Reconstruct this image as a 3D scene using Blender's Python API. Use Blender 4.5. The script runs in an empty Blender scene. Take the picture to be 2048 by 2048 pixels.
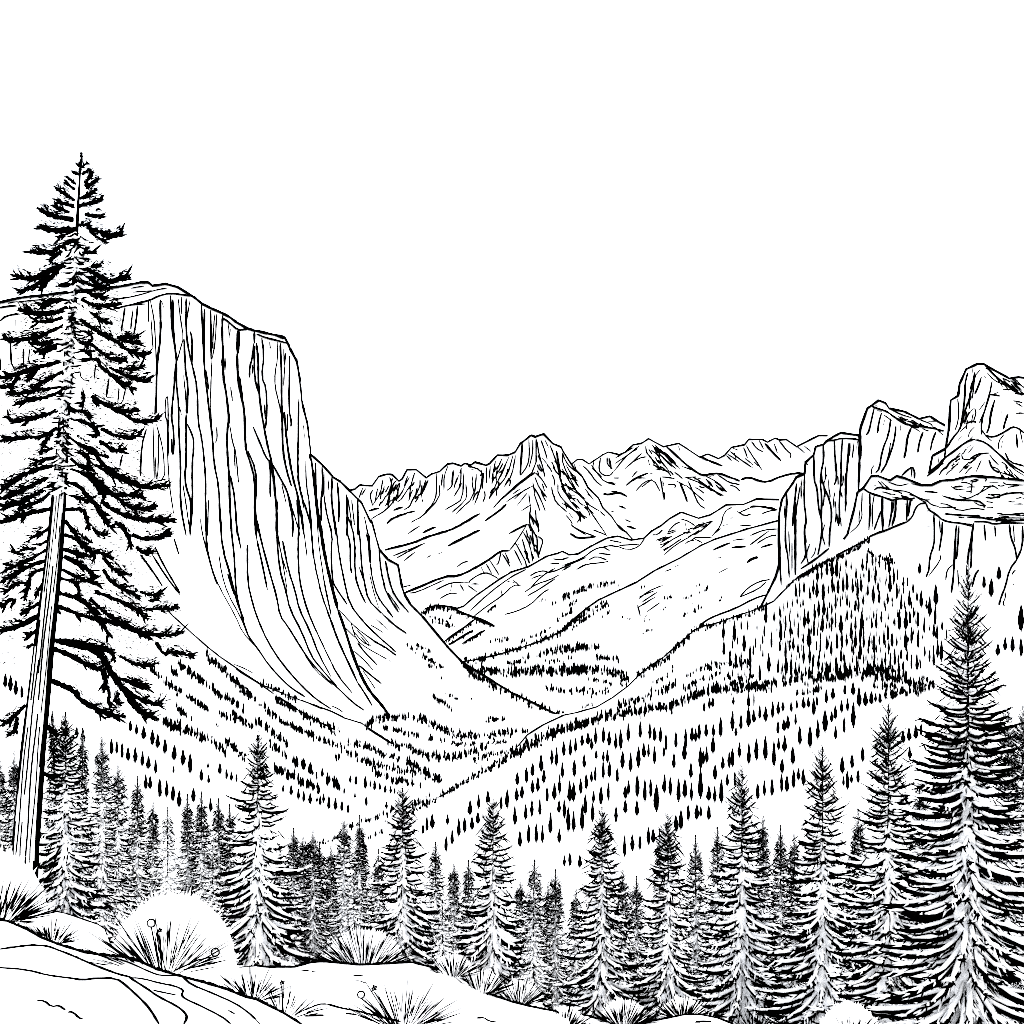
# Valley view: ledge with grass, conifer forest, granite walls and far peaks, all ink-black on white.
import bpy, math, random
import numpy as np
from mathutils import Vector
from mathutils.bvhtree import BVHTree

random.seed(7)
rng = np.random.default_rng(7)
F = 2196.0            # focal length in reference pixels (2048 wide frame)
HZ = 1290.0           # row of the eye-level horizon
C = bpy.context.scene.collection

# ------------------------------------------------------------------ helpers
def P(px, py, d):
    return np.array([(px - 1024.0) / F * d, d, (HZ - py) / F * d])

CROP = dict(c1=(0, 280), c2=(0, 768), c3=(0, 1280), c4=(0, 1536), c5=(256, 560), c6=(384, 1000),
            c7=(660, 840), c8=(1124, 840), c9=(1536, 700), c10=(1536, 1100), c11=(512, 1300),
            c12=(1024, 1280), c13=(512, 1536), c14=(1024, 1536), c15=(1536, 1536), c0=(0, 0))
K = 512.0 / 1932.0

def pts(c, s):
    ox, oy = CROP[c]
    k = 1.0 if c == 'c0' else K
    out = []
    for q in s.split():
        if ',' in q:
            a, b = q.split(',')
            out.append((ox + float(a) * k, oy + float(b) * k))
    return out

WID = {'t': 2.9, 'T': 4.3}
def strokes(c, text):
    out = []
    for ln in text.replace('\n', ';').split(';'):
        ln = ln.strip()
        if not ln:
            continue
        head, rest = ln.split(' ', 1)
        w = WID[head] if head in WID else float(head) * 1.08
        out.append((w, pts(c, rest)))
    return out

def densify(p, step=7.0):
    out = [p[0]]
    for a, b in zip(p[:-1], p[1:]):
        n = max(1, int(math.hypot(b[0] - a[0], b[1] - a[1]) / step))
        for i in range(1, n + 1):
            f = i / n
            out.append((a[0] + (b[0] - a[0]) * f, a[1] + (b[1] - a[1]) * f))
    return out

def smooth(p):
    """one round of corner cutting, ends kept"""
    if len(p) < 3:
        return p
    out = [p[0]]
    for a, b in zip(p[:-1], p[1:]):
        out.append((a[0] * .75 + b[0] * .25, a[1] * .75 + b[1] * .25))
        out.append((a[0] * .25 + b[0] * .75, a[1] * .25 + b[1] * .75))
    out.append(p[-1])
    return out

class MB:
    """collects triangles; material 0 = white, 1 = ink"""
    def __init__(self):
        self.v, self.f, self.m, self.n = [], [], [], 0
    def add(self, v, f, m):
        v = np.asarray(v, dtype=np.float64).reshape(-1, 3)
        f = np.asarray(f, dtype=np.int64).reshape(-1, 3)
        self.v.append(v); self.f.append(f + self.n); self.m.append(np.full(len(f), m, dtype=np.int32))
        self.n += len(v)
    def tube(self, p, r, m=1, sides=5):
        p = np.asarray(p, dtype=np.float64); n = len(p)
        if n < 2:
            return
        r = np.broadcast_to(np.asarray(r, dtype=np.float64), (n,))
        t = np.gradient(p, axis=0)
        t /= np.linalg.norm(t, axis=1, keepdims=True) + 1e-12
        ref = np.array([0.0, 1.0, 0.0]) if abs(t[:, 1]).mean() < .8 else np.array([1.0, 0.0, 0.0])
        a = np.cross(t, ref); a /= np.linalg.norm(a, axis=1, keepdims=True) + 1e-12
        b = np.cross(t, a)
        ang = np.arange(sides) * 2 * math.pi / sides
        ring = (p[:, None, :] + r[:, None, None] * (np.cos(ang)[None, :, None] * a[:, None, :] + np.sin(ang)[None, :, None] * b[:, None, :])).reshape(-1, 3)
        f = []
        for i in range(n - 1):
            for k in range(sides):
                k2 = (k + 1) % sides
                q0, q1, q2, q3 = i * sides + k, i * sides + k2, (i + 1) * sides + k2, (i + 1) * sides + k
                f += [(q0, q1, q2), (q0, q2, q3)]
        for k in range(1, sides - 1):
            f += [(0, k + 1, k), ((n - 1) * sides, (n - 1) * sides + k, (n - 1) * sides + k + 1)]
        self.add(ring, f, m)
    def spikes(self, base, tip, r, m=1):
        """many three-sided needles at once"""
        base = np.asarray(base, float).reshape(-1, 3); tip = np.asarray(tip, float).reshape(-1, 3)
        n = len(base)
        if n == 0:
            return
        r = np.broadcast_to(np.asarray(r, float), (n,))
        t = tip - base
        t = t / (np.linalg.norm(t, axis=1, keepdims=True) + 1e-12)
        ref = np.where(np.abs(t[:, 1:2]) < .8, np.array([[0, 1.0, 0]]), np.array([[1.0, 0, 0]]))
        a = np.cross(t, ref); a /= np.linalg.norm(a, axis=1, keepdims=True) + 1e-12
        b = np.cross(t, a)
        v = np.empty((n, 7, 3))
        mid = base * .55 + tip * .45
        for k in range(3):
            c, s = math.cos(k * 2.0944), math.sin(k * 2.0944)
            off = (c * a + s * b)
            v[:, k] = base + off * r[:, None] * .7
            v[:, 3 + k] = mid + off * r[:, None]
        v[:, 6] = tip
        loc = []
        for k in range(3):
            k2 = (k + 1) % 3
            loc += [(k, k2, 3 + k2), (k, 3 + k2, 3 + k), (3 + k, 3 + k2, 6)]
        loc = np.array(loc)
        f = (loc[None] + (np.arange(n) * 7)[:, None, None]).reshape(-1, 3)
        self.add(v.reshape(-1, 3), f, m)
    def build(self, name, parent=None, loc=(0, 0, 0), mats=None):
        me = bpy.data.meshes.new(name)
        v = np.concatenate(self.v) - np.asarray(loc, float); f = np.concatenate(self.f); m = np.concatenate(self.m)
        me.vertices.add(len(v)); me.vertices.foreach_set('co', v.astype(np.float32).ravel())
        me.loops.add(len(f) * 3); me.loops.foreach_set('vertex_index', f.astype(np.int32).ravel())
        me.polygons.add(len(f))
        me.polygons.foreach_set('loop_start', np.arange(0, len(f) * 3, 3, dtype=np.int32))
        me.polygons.foreach_set('loop_total', np.full(len(f), 3, dtype=np.int32))
        for mm in (mats or (M_WHITE, M_INK)):
            me.materials.append(mm)
        me.polygons.foreach_set('material_index', m)
        me.update(calc_edges=True); me.validate()
        o = bpy.data.objects.new(name, me); C.objects.link(o)
        if parent is None:
            o.location = loc
        else:
            o.parent = parent
        return o

def tag(o, label, cat, group=None, kind=None):
    o['label'] = label; o['category'] = cat
    if group: o['group'] = group
    if kind: o['kind'] = kind
    return o

def empty(name, loc):
    o = bpy.data.objects.new(name, None); C.objects.link(o)
    o.location = loc; o.empty_display_size = 1.0
    return o

def mat(name, c0, c1, scale):
    m = bpy.data.materials.new(name); m.use_nodes = True
    nt = m.node_tree; bs = nt.nodes['Principled BSDF']
    tc = nt.nodes.new('ShaderNodeTexCoord'); nz = nt.nodes.new('ShaderNodeTexNoise'); rp = nt.nodes.new('ShaderNodeValToRGB')
    nz.inputs['Scale'].default_value = scale; nz.inputs['Detail'].default_value = 4
    rp.color_ramp.elements[0].color = (*c0, 1); rp.color_ramp.elements[1].color = (*c1, 1)
    rp.color_ramp.elements[0].position = .35; rp.color_ramp.elements[1].position = .65
    nt.links.new(tc.outputs['Object'], nz.inputs['Vector']); nt.links.new(nz.outputs['Fac'], rp.inputs['Fac'])
    nt.links.new(rp.outputs['Color'], bs.inputs['Base Color'])
    bs.inputs['Roughness'].default_value = 1.0
    bs.inputs['Specular IOR Level'].default_value = 0.0
    return m

M_WHITE = mat('white_paper_stone', (.78, .78, .78), (.86, .86, .86), .02)
M_SNOW = mat('white_foliage', (.80, .80, .80), (.87, .87, .87), 3.0)
M_INK = mat('black_ink', (.0001, .0001, .0001), (.0003, .0003, .0003), 8.0)

# ------------------------------------------------------------------ terrain sheets
LAYERS = {}
def resample(tt, arr, t):
    return np.stack([np.interp(t, tt, arr[:, k]) for k in range(arr.shape[1])], axis=1)

def arcparam(a):
    s = np.concatenate([[0], np.cumsum(np.hypot(np.diff(a[:, 0]), np.diff(a[:, 1])))])
    return s / s[-1]

class Sheet:
    """a lofted sheet from a ridge (px,py,depth) to a foot line, with a back slope behind the ridge"""
    def __init__(self, name, top, bot, nv=14, curve=1.0, step=14):
        top = np.array(top, float); bot = np.array(bot, float)
        tt, tb = arcparam(top), arcparam(bot)
        n = max(len(top), int(np.sum(np.hypot(np.diff(top[:, 0]), np.diff(top[:, 1]))) / step))
        t = np.unique(np.concatenate([tt, np.linspace(0, 1, n)]))
        T, B = resample(tt, top, t), resample(tb, bot, t)
        self.ridge = T
        rows = []
        ridge3 = np.array([P(*q) for q in T])
        back = ridge3 + np.stack([np.zeros(len(T)), .10 * T[:, 2], -.16 * T[:, 2]], axis=1)
        rows.append(back)
        for j in range(nv + 1):
            v = j / nv
            vd = v ** curve
            inv = (1 / T[:, 2]) * (1 - vd) + (1 / B[:, 2]) * vd
            px = T[:, 0] * (1 - v) + B[:, 0] * v; py = T[:, 1] * (1 - v) + B[:, 1] * v
            rows.append(np.array([P(a, b, 1 / c) for a, b, c in zip(px, py, inv)]))
        V = np.concatenate(rows); w = len(T)
        f = []
        for j in range(nv + 1):
            for i in range(w - 1):
                a, b, c, d = j * w + i, j * w + i + 1, (j + 1) * w + i + 1, (j + 1) * w + i
                f += [(a, d, c), (a, c, b)]
        self.mb = MB(); self.mb.add(V, f, 0)
        self.V, self.Fc = V, f
        self.bvh = BVHTree.FromPolygons([tuple(q) for q in V], f)
        self.name = name
        LAYERS[name] = self
    def hit(self, px, py):
        dr = Vector(P(px, py, 1.0)).normalized()
        h = self.bvh.ray_cast(Vector((0, 0, 0)), dr)
        return None if h[0] is None else np.array(h[0])
    def edge(self, w, lo=0.0, hi=1.0, wob=.18):
        """ink line along the ridge between two x positions"""
        q = [r for r in self.ridge if lo <= r[0] <= hi]
        if len(q) < 2: return
        p = np.array([P(*r) for r in q])
        r = np.array([w * .56 * a[2] / F * (1 + random.uniform(-wob, wob)) for a in q])
        self.mb.tube(p, r)
    def ink(self, sts):
        for w, p in sts:
            if len(p) < 2: continue
            q = densify(smooth(p))
            run = []
            n = len(q)
            def flush():
                if len(run) >= 2:
                    m = len(run)
                    pp = np.array([a for a, _ in run])
                    rr = np.array([w * (.52 if a[1] < 4600 else .62) * a[1] / F * (1 + random.uniform(-.15, .15)) * (.6 if i in (0, m - 1) else 1) for i, (a, _) in enumerate(run)])
                    self.mb.tube(pp + np.stack([0 * rr, -.6 * rr, .4 * rr], axis=1), rr)
                run.clear()
            last = None
            for x, y in q:
                h = self.hit(x, y)
                if h is None or (last is not None and abs(h[1] - last[1]) > .12 * last[1]):
                    flush(); last = h
                    if h is not None: run.append((h, 0))
                    continue
                run.append((h, 0)); last = h
            flush()
    def finish(self, label, cat, name=None):
        o = self.mb.build(name or self.name)
        return tag(o, label, cat, kind='structure')

def wd(p, *ds):
    """attach depths, spread evenly by arc length"""
    a = np.array(p, float); t = arcparam(a)
    d = np.interp(t, np.linspace(0, 1, len(ds)), ds)
    return [(x, y, z) for (x, y), z in zip(p, d)]

# -- far range
far_top = pts('c8', '-60,380 80,330 120,300 150,300 205,335 310,265 350,245 430,265 480,245 540,190 600,180 655,145 690,165 765,205 880,180 935,215 1040,285 1100,260 1180,295 1230,270 1280,210 1380,190 1410,150 1510,150 1550,170 1610,140 1640,155 1690,150 1770,205 1860,160 1940,120 2000,122 2080,180 2300,240')
far = Sheet('far_mountain_range', wd(far_top, 16000, 15000), wd([(1060, 1200), (1800, 1200)], 12500, 12000))
far.edge(5.4, 1145, 1660)
far.ink(strokes('c8', '''t 290,290 275,380 310,420 360,425 390,390;t 340,280 340,340 380,370;T 355,290 370,370;t 580,200 480,280 390,390;t 570,220 400,330;t 540,210 400,290;t 160,350 210,400 250,460 300,500
t 90,330 120,420;t 130,345 165,350;t 220,340 270,410 320,470 410,495;t 230,370 300,430;t 240,320 230,370;t 320,470 410,480;t 630,200 640,260 720,340 740,380;t 635,200 660,190;t 600,255 520,330 470,375;t 640,280 580,290 500,350
t 650,300 660,340;t 690,200 730,290 810,390;t 680,190 760,290 860,370;t 700,190 800,290 890,370;t 740,220 830,330;t 770,240 860,330;T 790,205 900,310 990,385 1050,420 1100,425;t 990,385 900,350;t 880,200 890,235
T 1050,285 1110,315 1210,350;t 1250,260 1340,320;t 1240,270 1280,310;t 1270,240 1330,290 1440,365;t 1390,195 1420,250 1510,380;t 1370,210 1400,290;t 1430,165 1470,220 1520,245;t 1490,160 1520,220;T 1530,180 1590,250 1650,310
t 1600,180 1625,250;t 1640,160 1700,240 1730,260 1720,290;t 1780,205 1830,250;t 1830,200 1880,240;T 1080,425 1110,415 1180,405 1250,430 1340,465;T 1350,455 1410,435 1480,465 1550,475 1650,430 1760,405 1830,410
t 1180,420 1270,480 1340,490;t 1090,430 1170,470 1240,540;t 980,430 1050,470 1150,540 1220,575;t 940,440 1050,480;t 920,440 1010,430;t 950,460 1000,570 1030,640 1080,670;t 930,490 1010,560 1075,615;T 890,480 920,550 945,620
t 860,460 930,500;t 740,430 755,520 770,600;T 770,550 770,605;t 750,430 850,445;t 800,490 860,490 850,515;T 480,500 560,440 650,405;t 530,430 570,385;t 555,540 620,470 690,450 740,540;t 600,510 680,450;T 390,440 430,440
T 310,560 350,570 430,550 490,580;t 360,545 420,540;T 430,650 480,670;T 480,755 515,770;T 490,805 555,825;t 370,690 395,695;t 540,440 640,440;t 690,370 740,380;t 660,410 690,400;t 1290,215 1330,230;t 1300,250 1310,290
t 1380,290 1440,340;t 1450,320 1480,350;t 760,460 770,500;t 1000,450 1050,440;t 1110,430 1150,420;t 1020,470 1080,500 1130,540;t 1150,470 1200,500;t 1860,150 1900,160'''))
# -- central peak
peak_top = pts('c7', '-60,430 20,470 100,500 150,535 190,525 225,495 320,500 370,430 430,412 465,415 520,465 550,445 585,378 650,378 725,440 770,410 830,390 890,335 930,330 990,350 1020,330 1060,345 1095,322 1180,345 1210,330 1265,268 1340,270 1400,245 1440,180 1520,118 1550,130 1610,108 1680,180 1740,205') + \
    pts('c8', '0,230 50,310 90,370 150,430 190,510 270,590 300,660 370,730 410,790 480,850 530,905 620,990')
peak = Sheet('central_peak', wd(peak_top, 11000, 11000, 10500, 10500), wd([(640, 1290), (900, 1290), (1200, 1250), (1330, 1180)], 8700, 8600, 8800, 9000), nv=20)
peak.edge(6.0, 690, 1268)
peak.ink(strokes('c7', '''t 250,510 220,590;t 270,520 240,570;t 325,530 300,570 320,640;t 400,450 380,560 320,650;t 360,520 340,620;t 450,430 470,500 430,630;t 480,480 440,590;t 530,480 500,590 430,680 310,750;t 600,430 540,560 490,610
t 640,400 610,500 600,580;t 620,480 540,600 510,620;t 680,450 680,510 620,610 600,660 560,680;t 725,450 695,550 640,600;T 740,460 690,570;t 690,570 700,620;t 805,410 805,560 780,630 710,710;t 825,490 830,590 700,730 610,775
t 890,350 860,430 860,530;t 850,410 840,500;T 930,380 920,500;t 990,370 985,500 935,580;t 1010,400 1000,600 940,640 870,680;t 1025,480 1035,590 990,640 920,700;t 1040,350 1140,380 1150,440 1130,540 1090,640;t 1080,420 1070,480 1090,560
t 1105,410 1090,580 950,710;t 1180,360 1180,480;t 1160,400 1150,520;t 1210,350 1200,450;t 1250,310 1220,450;t 1350,280 1270,460 1200,590;t 1380,270 1340,420 1240,540 1200,600;t 1400,270 1370,430 1310,510;T 1450,180 1435,420
t 1500,150 1505,270 1490,350 1440,420;t 1530,150 1530,250 1500,370;t 1555,140 1555,380 1420,480 1300,590 1230,670;T 1545,400 1450,470 1280,610;t 1530,500 1420,560 1330,620;t 1490,550 1410,650;t 1520,640 1440,690;t 1480,520 1390,600
t 1560,150 1580,280 1610,370 1620,430;t 1590,150 1620,230 1640,300;t 1620,150 1650,210;t 1550,400 1600,450 1640,520;t 1545,430 1580,520 1640,590;t 1540,510 1590,600 1625,690;t 1540,560 1585,690;t 1660,190 1720,350 1740,480 1800,600 1870,680
T 1710,240 1740,430;t 1750,260 1760,350 1830,480 1870,560 1932,620;t 1780,340 1860,490;t 1720,480 1720,560 1800,650 1890,720 1890,770;t 1690,570 1700,620 1790,700;t 1740,500 1820,600;t 1740,480 1850,530;t 1790,510 1932,600
t 1780,720 1830,780 1820,800 1932,870;t 1810,860 1870,900 1932,890;t 1515,650 1500,780 1540,850;t 1500,700 1560,790 1580,840;t 1550,680 1560,800;T 1490,790 1350,860;t 1480,800 1400,930 1350,990;t 1600,290 1645,340
4.5 1350,990 1290,990 1200,1060 1060,1140 960,1185 860,1185 650,1275 560,1310;t 860,1210 650,1305 600,1308;t 1400,930 1480,1080;t 1390,980 1450,1100;t 1460,850 1510,950 1530,1070;t 1450,900 1500,1080;t 1520,810 1545,1000;t 1560,870 1570,1040
t 1570,880 1610,910 1590,970 1570,1040;t 1290,1000 1270,1090 1255,1090;t 1300,1010 1360,1110;t 1320,1000 1355,1080;t 1205,1060 1275,1170;t 1180,1090 1220,1160;t 1140,1110 1160,1150;t 1050,1220 1120,1170 1180,1155 1220,1170 1270,1200
t 800,1285 870,1250 920,1230 1060,1225;t 830,1350 900,1310 960,1310;t 920,1240 910,1290;t 980,1240 1010,1290;t 1040,1250 1110,1300;t 1060,1240 1130,1240;t 1500,560 1510,640;t 1530,470 1545,560;t 1420,940 1430,940
4.2 415,985 640,930 700,900 820,860 900,840 1000,790 1130,710;T 430,785 480,740 640,690;t 590,860 680,800;T 700,855 800,810;4.5 890,955 1000,900 1130,835;t 700,890 780,870;t 470,1030 600,980 720,930;t 500,1045 700,940
t 560,1065 640,1000;T 735,1040 760,1025;t 810,1015 845,1000;t 960,1110 1000,1080 1040,1070;T 1170,765 1280,690 1330,640;t 540,1265 610,1250;T 290,690 370,670;T 480,685 550,660;t 1260,380 1300,290;t 1290,430 1330,330;t 1060,380 1100,370
t 970,420 950,480;t 410,500 400,560;t 560,500 590,420;t 640,560 690,570;t 1380,560 1440,520;t 1600,480 1620,540;t 1770,620 1790,680'''))
peak.ink(strokes('c8', '''t 0,370 50,460 90,520 160,590 210,690 280,790 340,880;T 0,520 60,600;t 0,630 100,690 140,740 110,780;t 50,700 80,740;t 70,800 160,850 260,885;T 60,860 120,900 250,885;t 170,520 240,610;t 160,640 240,710
t 180,630 280,690 330,730;t 410,790 440,830 480,850;t 230,830 330,870;t 60,590 120,600;t 100,570 60,570;t 190,560 230,590;t 20,470 60,540;t 0,250 30,320 60,360 120,400'''))
# -- middle ridge
mid_top = pts('c7', '600,1530 680,1460 720,1430 800,1402 900,1412 960,1425 1010,1408 1100,1330 1280,1205 1370,1150 1500,1110 1640,1030 1720,1010') + \
    pts('c8', '0,995 50,1020 120,1015 230,950 340,895 420,880 520,910 620,895 680,840 750,800 810,750 900,700 1030,745 1120,720 1240,645 1370,640 1470,600 1640,605 1900,560')
mid = Sheet('middle_ridge', wd(mid_top, 6600, 7600, 8200, 8000), wd([(780, 1420), (1200, 1420), (1700, 1240)], 5200, 5600, 6500), nv=18)
mid.edge(5.6, 845, 1562)
mid.ink(strokes('c7', '''t 900,1390 1000,1360 1100,1330;t 960,1425 1010,1415;t 1060,1440 1200,1310 1360,1190 1480,1130;t 1080,1490 1180,1410 1300,1330 1380,1250 1440,1250;t 1380,1210 1430,1250;T 1200,1440 1250,1400;t 1320,1470 1400,1450 1510,1400 1600,1310 1650,1280
t 1470,1300 1560,1240 1660,1210 1730,1170;t 1510,1180 1560,1150 1620,1140 1660,1160 1820,1090 1932,1040;t 1520,1200 1600,1170;t 1520,1260 1600,1180 1700,1120;t 1490,1330 1580,1280 1700,1200;t 1640,1090 1730,1085;t 1680,1050 1740,1060 1800,1040
t 1660,970 1730,970 1790,1010 1870,1015;T 1730,960 1790,955;t 1860,1130 1932,1090;4 870,1670 1000,1580 1090,1510;T 900,1700 1080,1590;t 1340,1220 1390,1230;t 1290,1280 1300,1330;T 1000,1690 1170,1590;T 900,1412 1000,1460 1080,1490;6 1080,1490 1160,1525 1240,1560'''))
mid.ink(strokes('c8', '''t 0,1105 150,1050 240,980 310,960 360,990;t 0,1140 70,1100;t 110,1130 190,1090 300,1080 350,1070;t 200,1060 260,1030 340,1060;t 310,960 390,950 500,985 580,960 620,900;t 360,910 450,930;t 430,950 580,940;t 280,1010 370,1020
t 680,870 720,870 760,830;t 800,845 850,790 890,775;t 800,850 860,830;t 740,930 830,880;t 740,970 870,880 970,850;t 770,1020 850,950 970,880;t 770,990 900,900;t 900,750 960,770 1000,800;t 1000,870 1060,830 1130,770
t 1020,800 1140,765;t 1000,890 1130,890;t 1280,660 1220,700 1200,800 1130,880;t 1000,900 1060,930;t 1210,800 1250,790;t 1270,750 1290,730;t 1320,690 1380,730 1430,710;T 1420,660 1490,655 1620,680;t 1340,700 1430,660
t 1510,710 1560,690 1630,680;T 1390,555 1430,525 1500,530 1560,510 1640,480 1700,530;t 1450,600 1520,580 1650,570;t 1450,545 1550,540;t 1340,800 1430,800;t 1060,770 1090,800;t 930,780 940,830;t 1150,860 1200,820;t 760,900 830,880'''))
# -- wooded hill across the valley
hill_top = pts('c7', '900,1870 1000,1830 1150,1802 1250,1780 1420,1730 1600,1670 1700,1622 1751,1590') + \
    pts('c8', '60,1530 180,1430 280,1360 440,1285 560,1230 700,1140 900,1040 1050,950 1150,905 1400,825 1640,760 1900,690')
hill = Sheet('valley_hill', wd(hill_top, 5200, 5500, 6000, 5600), wd([(880, 1480), (1250, 1470), (1700, 1420)], 3700, 3900, 4300), nv=18)
hill.edge(5.6, 925, 1560)
hill.ink(strokes('c8', '''T 1140,985 1200,960 1270,930;t 1290,910 1380,900;T 1280,965 1385,960;t 1420,875 1530,830 1630,825;t 1420,945 1480,900 1560,840;t 1470,935 1560,880 1630,870;T 1500,965 1590,940;4.5 1395,1080 1430,1055 1480,1040;t 1160,1045 1200,1040
t 1185,1155 1250,1120;T 780,1145 820,1130;t 850,1110 885,1095;t 1340,1340 1400,1270 1490,1220 1580,1205;t 1340,1340 1480,1280 1540,1225;T 1545,1320 1450,1350 1300,1430 1160,1480 1080,1520 1040,1560;t 580,1355 640,1300 760,1250;t 600,1380 720,1300
t 570,1420 700,1340;t 640,1450 740,1380;t 620,1500 640,1470;t 580,1340 700,1290;t 610,1400 680,1350;t 570,1400 590,1480'''))

def hatch(sh, c, poly_s, n, a0, a1, l0, l1, w='t'):
    q = pts(c, poly_s); xs_ = [p[0] for p in q]; ys_ = [p[1] for p in q]; out = []
    def ins(x, y):
        r = False; j = len(q) - 1
        for i in range(len(q)):
            if (q[i][1] > y) != (q[j][1] > y) and x < (q[j][0] - q[i][0]) * (y - q[i][1]) / (q[j][1] - q[i][1]) + q[i][0]: r = not r
            j = i
        return r
    k = 0
    while len(out) < n and k < n * 40:
        k += 1
        x, y = random.uniform(min(xs_), max(xs_)), random.uniform(min(ys_), max(ys_))
        if not ins(x, y): continue
        a = math.radians(random.uniform(a0, a1)); L = random.uniform(l0, l1); b = random.uniform(-.15, .15) * L
        out.append((WID[w], [(x, y), (x + L * .5 * math.cos(a) - b * math.sin(a), y + L * .5 * math.sin(a) + b * math.cos(a)), (x + L * math.cos(a), y + L * math.sin(a))]))
    sh.ink(out)
hatch(peak, 'c7', '180,540 380,440 600,400 760,440 700,600 450,620 300,620', 22, 95, 125, 10, 24)
hatch(peak, 'c7', '880,360 1180,370 1400,280 1440,400 1250,540 1050,560 880,500', 24, 95, 130, 10, 26)
hatch(peak, 'c7', '1560,200 1680,230 1760,480 1640,600 1560,560', 16, 55, 80, 10, 24)
hatch(peak, 'c7', '1720,300 1850,420 1932,600 1932,800 1780,640', 16, 35, 60, 10, 24)
hatch(peak, 'c7', '1500,700 1570,740 1580,900 1540,1060 1440,1060 1400,960', 16, 60, 85, 10, 26)
hatch(far, 'c8', '600,220 690,200 860,350 960,440 760,420 640,330', 14, 30, 60, 10, 24)
hatch(far, 'c8', '1080,430 1300,470 1200,560 980,520', 10, 20, 50, 10, 22)
hatch(mid, 'c8', '760,830 960,760 1130,780 1130,880 800,980', 14, 140, 165, 12, 28)
# -- the great granite wall on the left, with its buttress and talus
cap_top = pts('c1', '-340,1300 -150,1250 0,1225 150,1190 500,1150 700,1130 905,1105 1060,1075 1120,1075 1150,1100 1250,1085 1340,1110 1470,1190') + \
    pts('c5', '560,180 630,215 700,245 760,275 820,320 900,365 950,380 1110,415 1180,435 1200,470 1220,520 1270,610 1290,740 1305,910 1350,1080 1370,1310 1460,1390 1550,1490 1600,1520 1680,1600 1760,1680 1830,1830') + \
    pts('c6', '1350,150 1410,370 1480,450 1555,490 1590,690 1650,790 1740,880 1930,1110') + pts('c7', '1000,1830') + pts('c12', '0,400 150,470 290,540 390,585 440,640')
def ctop(p):
    out = []
    for x, y in p:
        d = np.interp(x, [-100, 250, 560, 620, 760, 880, 1150], [2700, 3000, 3250, 3350, 3600, 3600, 3600])
        out.append((x, y, d))
    return out
_ft = [(-100, 600, -100, 1330, 2100), (60, 600, 100, 1350, 2200), (240, 572, 330, 1360, 2350), (345, 570, 420, 1400, 2450), (450, 640, 530, 1450, 2600), (577, 690, 655, 1490, 2800), (600, 800, 668, 1492, 2815),
       (619, 905, 682, 1494, 2830), (666, 955, 720, 1500, 2880), (722, 1005, 778, 1505, 2930), (757, 1099, 812, 1510, 2960), (796, 1130, 858, 1515, 2980), (806, 1180, 882, 1518, 3000), (845, 1233, 940, 1525, 3020), (924, 1325, 1030, 1530, 3050), (1141, 1450, 1150, 1490, 3250)]
_t = np.array(ctop(cap_top)); _tt = arcparam(_t)
def t_at(x, y):
    return _tt[np.argmin((_t[:, 0] - x) ** 2 + (_t[:, 1] - y) ** 2)]
_bt = [t_at(q[0], q[1]) for q in _ft]
_bb = np.array([q[2:] for q in _ft], float)
_bt = np.maximum.accumulate(np.array(_bt) + np.arange(len(_ft)) * 1e-5); _bt = (_bt - _bt[0]) / (_bt[-1] - _bt[0])
cap_bot2 = [tuple(np.interp(q, _bt, _bb[:, k]) for k in range(3)) for q in np.linspace(0, 1, 400)]
_orig = arcparam
def _mk():
    global arcparam
    calls = [0]
    def ap(a):
        calls[0] += 1
        return _orig(a) if calls[0] == 1 else np.linspace(0, 1, len(a))
    arcparam = ap
    s = Sheet('granite_cliff', ctop(cap_top), cap_bot2, nv=30, curve=2.6, step=9)
    arcparam = _orig
    return s
cap = _mk()
cap.edge(5.4, -50, 574); cap.edge(6.6, 555, 626); cap.edge(5.0, 617, 1130)
cap.ink(strokes('c1', '''T 0,1270 70,1258 130,1255;T 850,1280 1000,1245 1130,1215 1200,1180 1280,1160 1440,1180 1480,1190;t 820,1215 980,1190 1100,1160 1170,1135 1260,1120;t 990,1120 1090,1105;t 1000,1150 1170,1140;T 0,1370 50,1330 150,1315
t 120,1360 120,1410;T 80,1540 92,1740 170,1720;T 180,1580 180,1720;t 225,1580 215,1690 290,1700;T 3,1650 5,1740;T 945,1270 930,1370 915,1450;t 1005,1280 990,1430;t 600,1720 615,1810 680,1820;t 725,1690 710,1820;T 825,1800 805,1932
t 130,1225 330,1205;t 60,1235 130,1220;t 940,1255 1100,1240;t 0,1225 0,1260;t 890,1200 980,1185'''))
cap.ink(strokes('c2', '''T 820,0 805,100;t 900,30 890,150;t 950,30 925,150 880,155 790,120 700,70;T 925,540 905,630;t 870,1340 915,1390;T 1060,1290 1150,1410 1225,1525;T 1150,1290 1250,1450 1360,1595;T 1170,1230 1230,1360 1360,1580;T 1315,1170 1350,1285'''))
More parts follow.
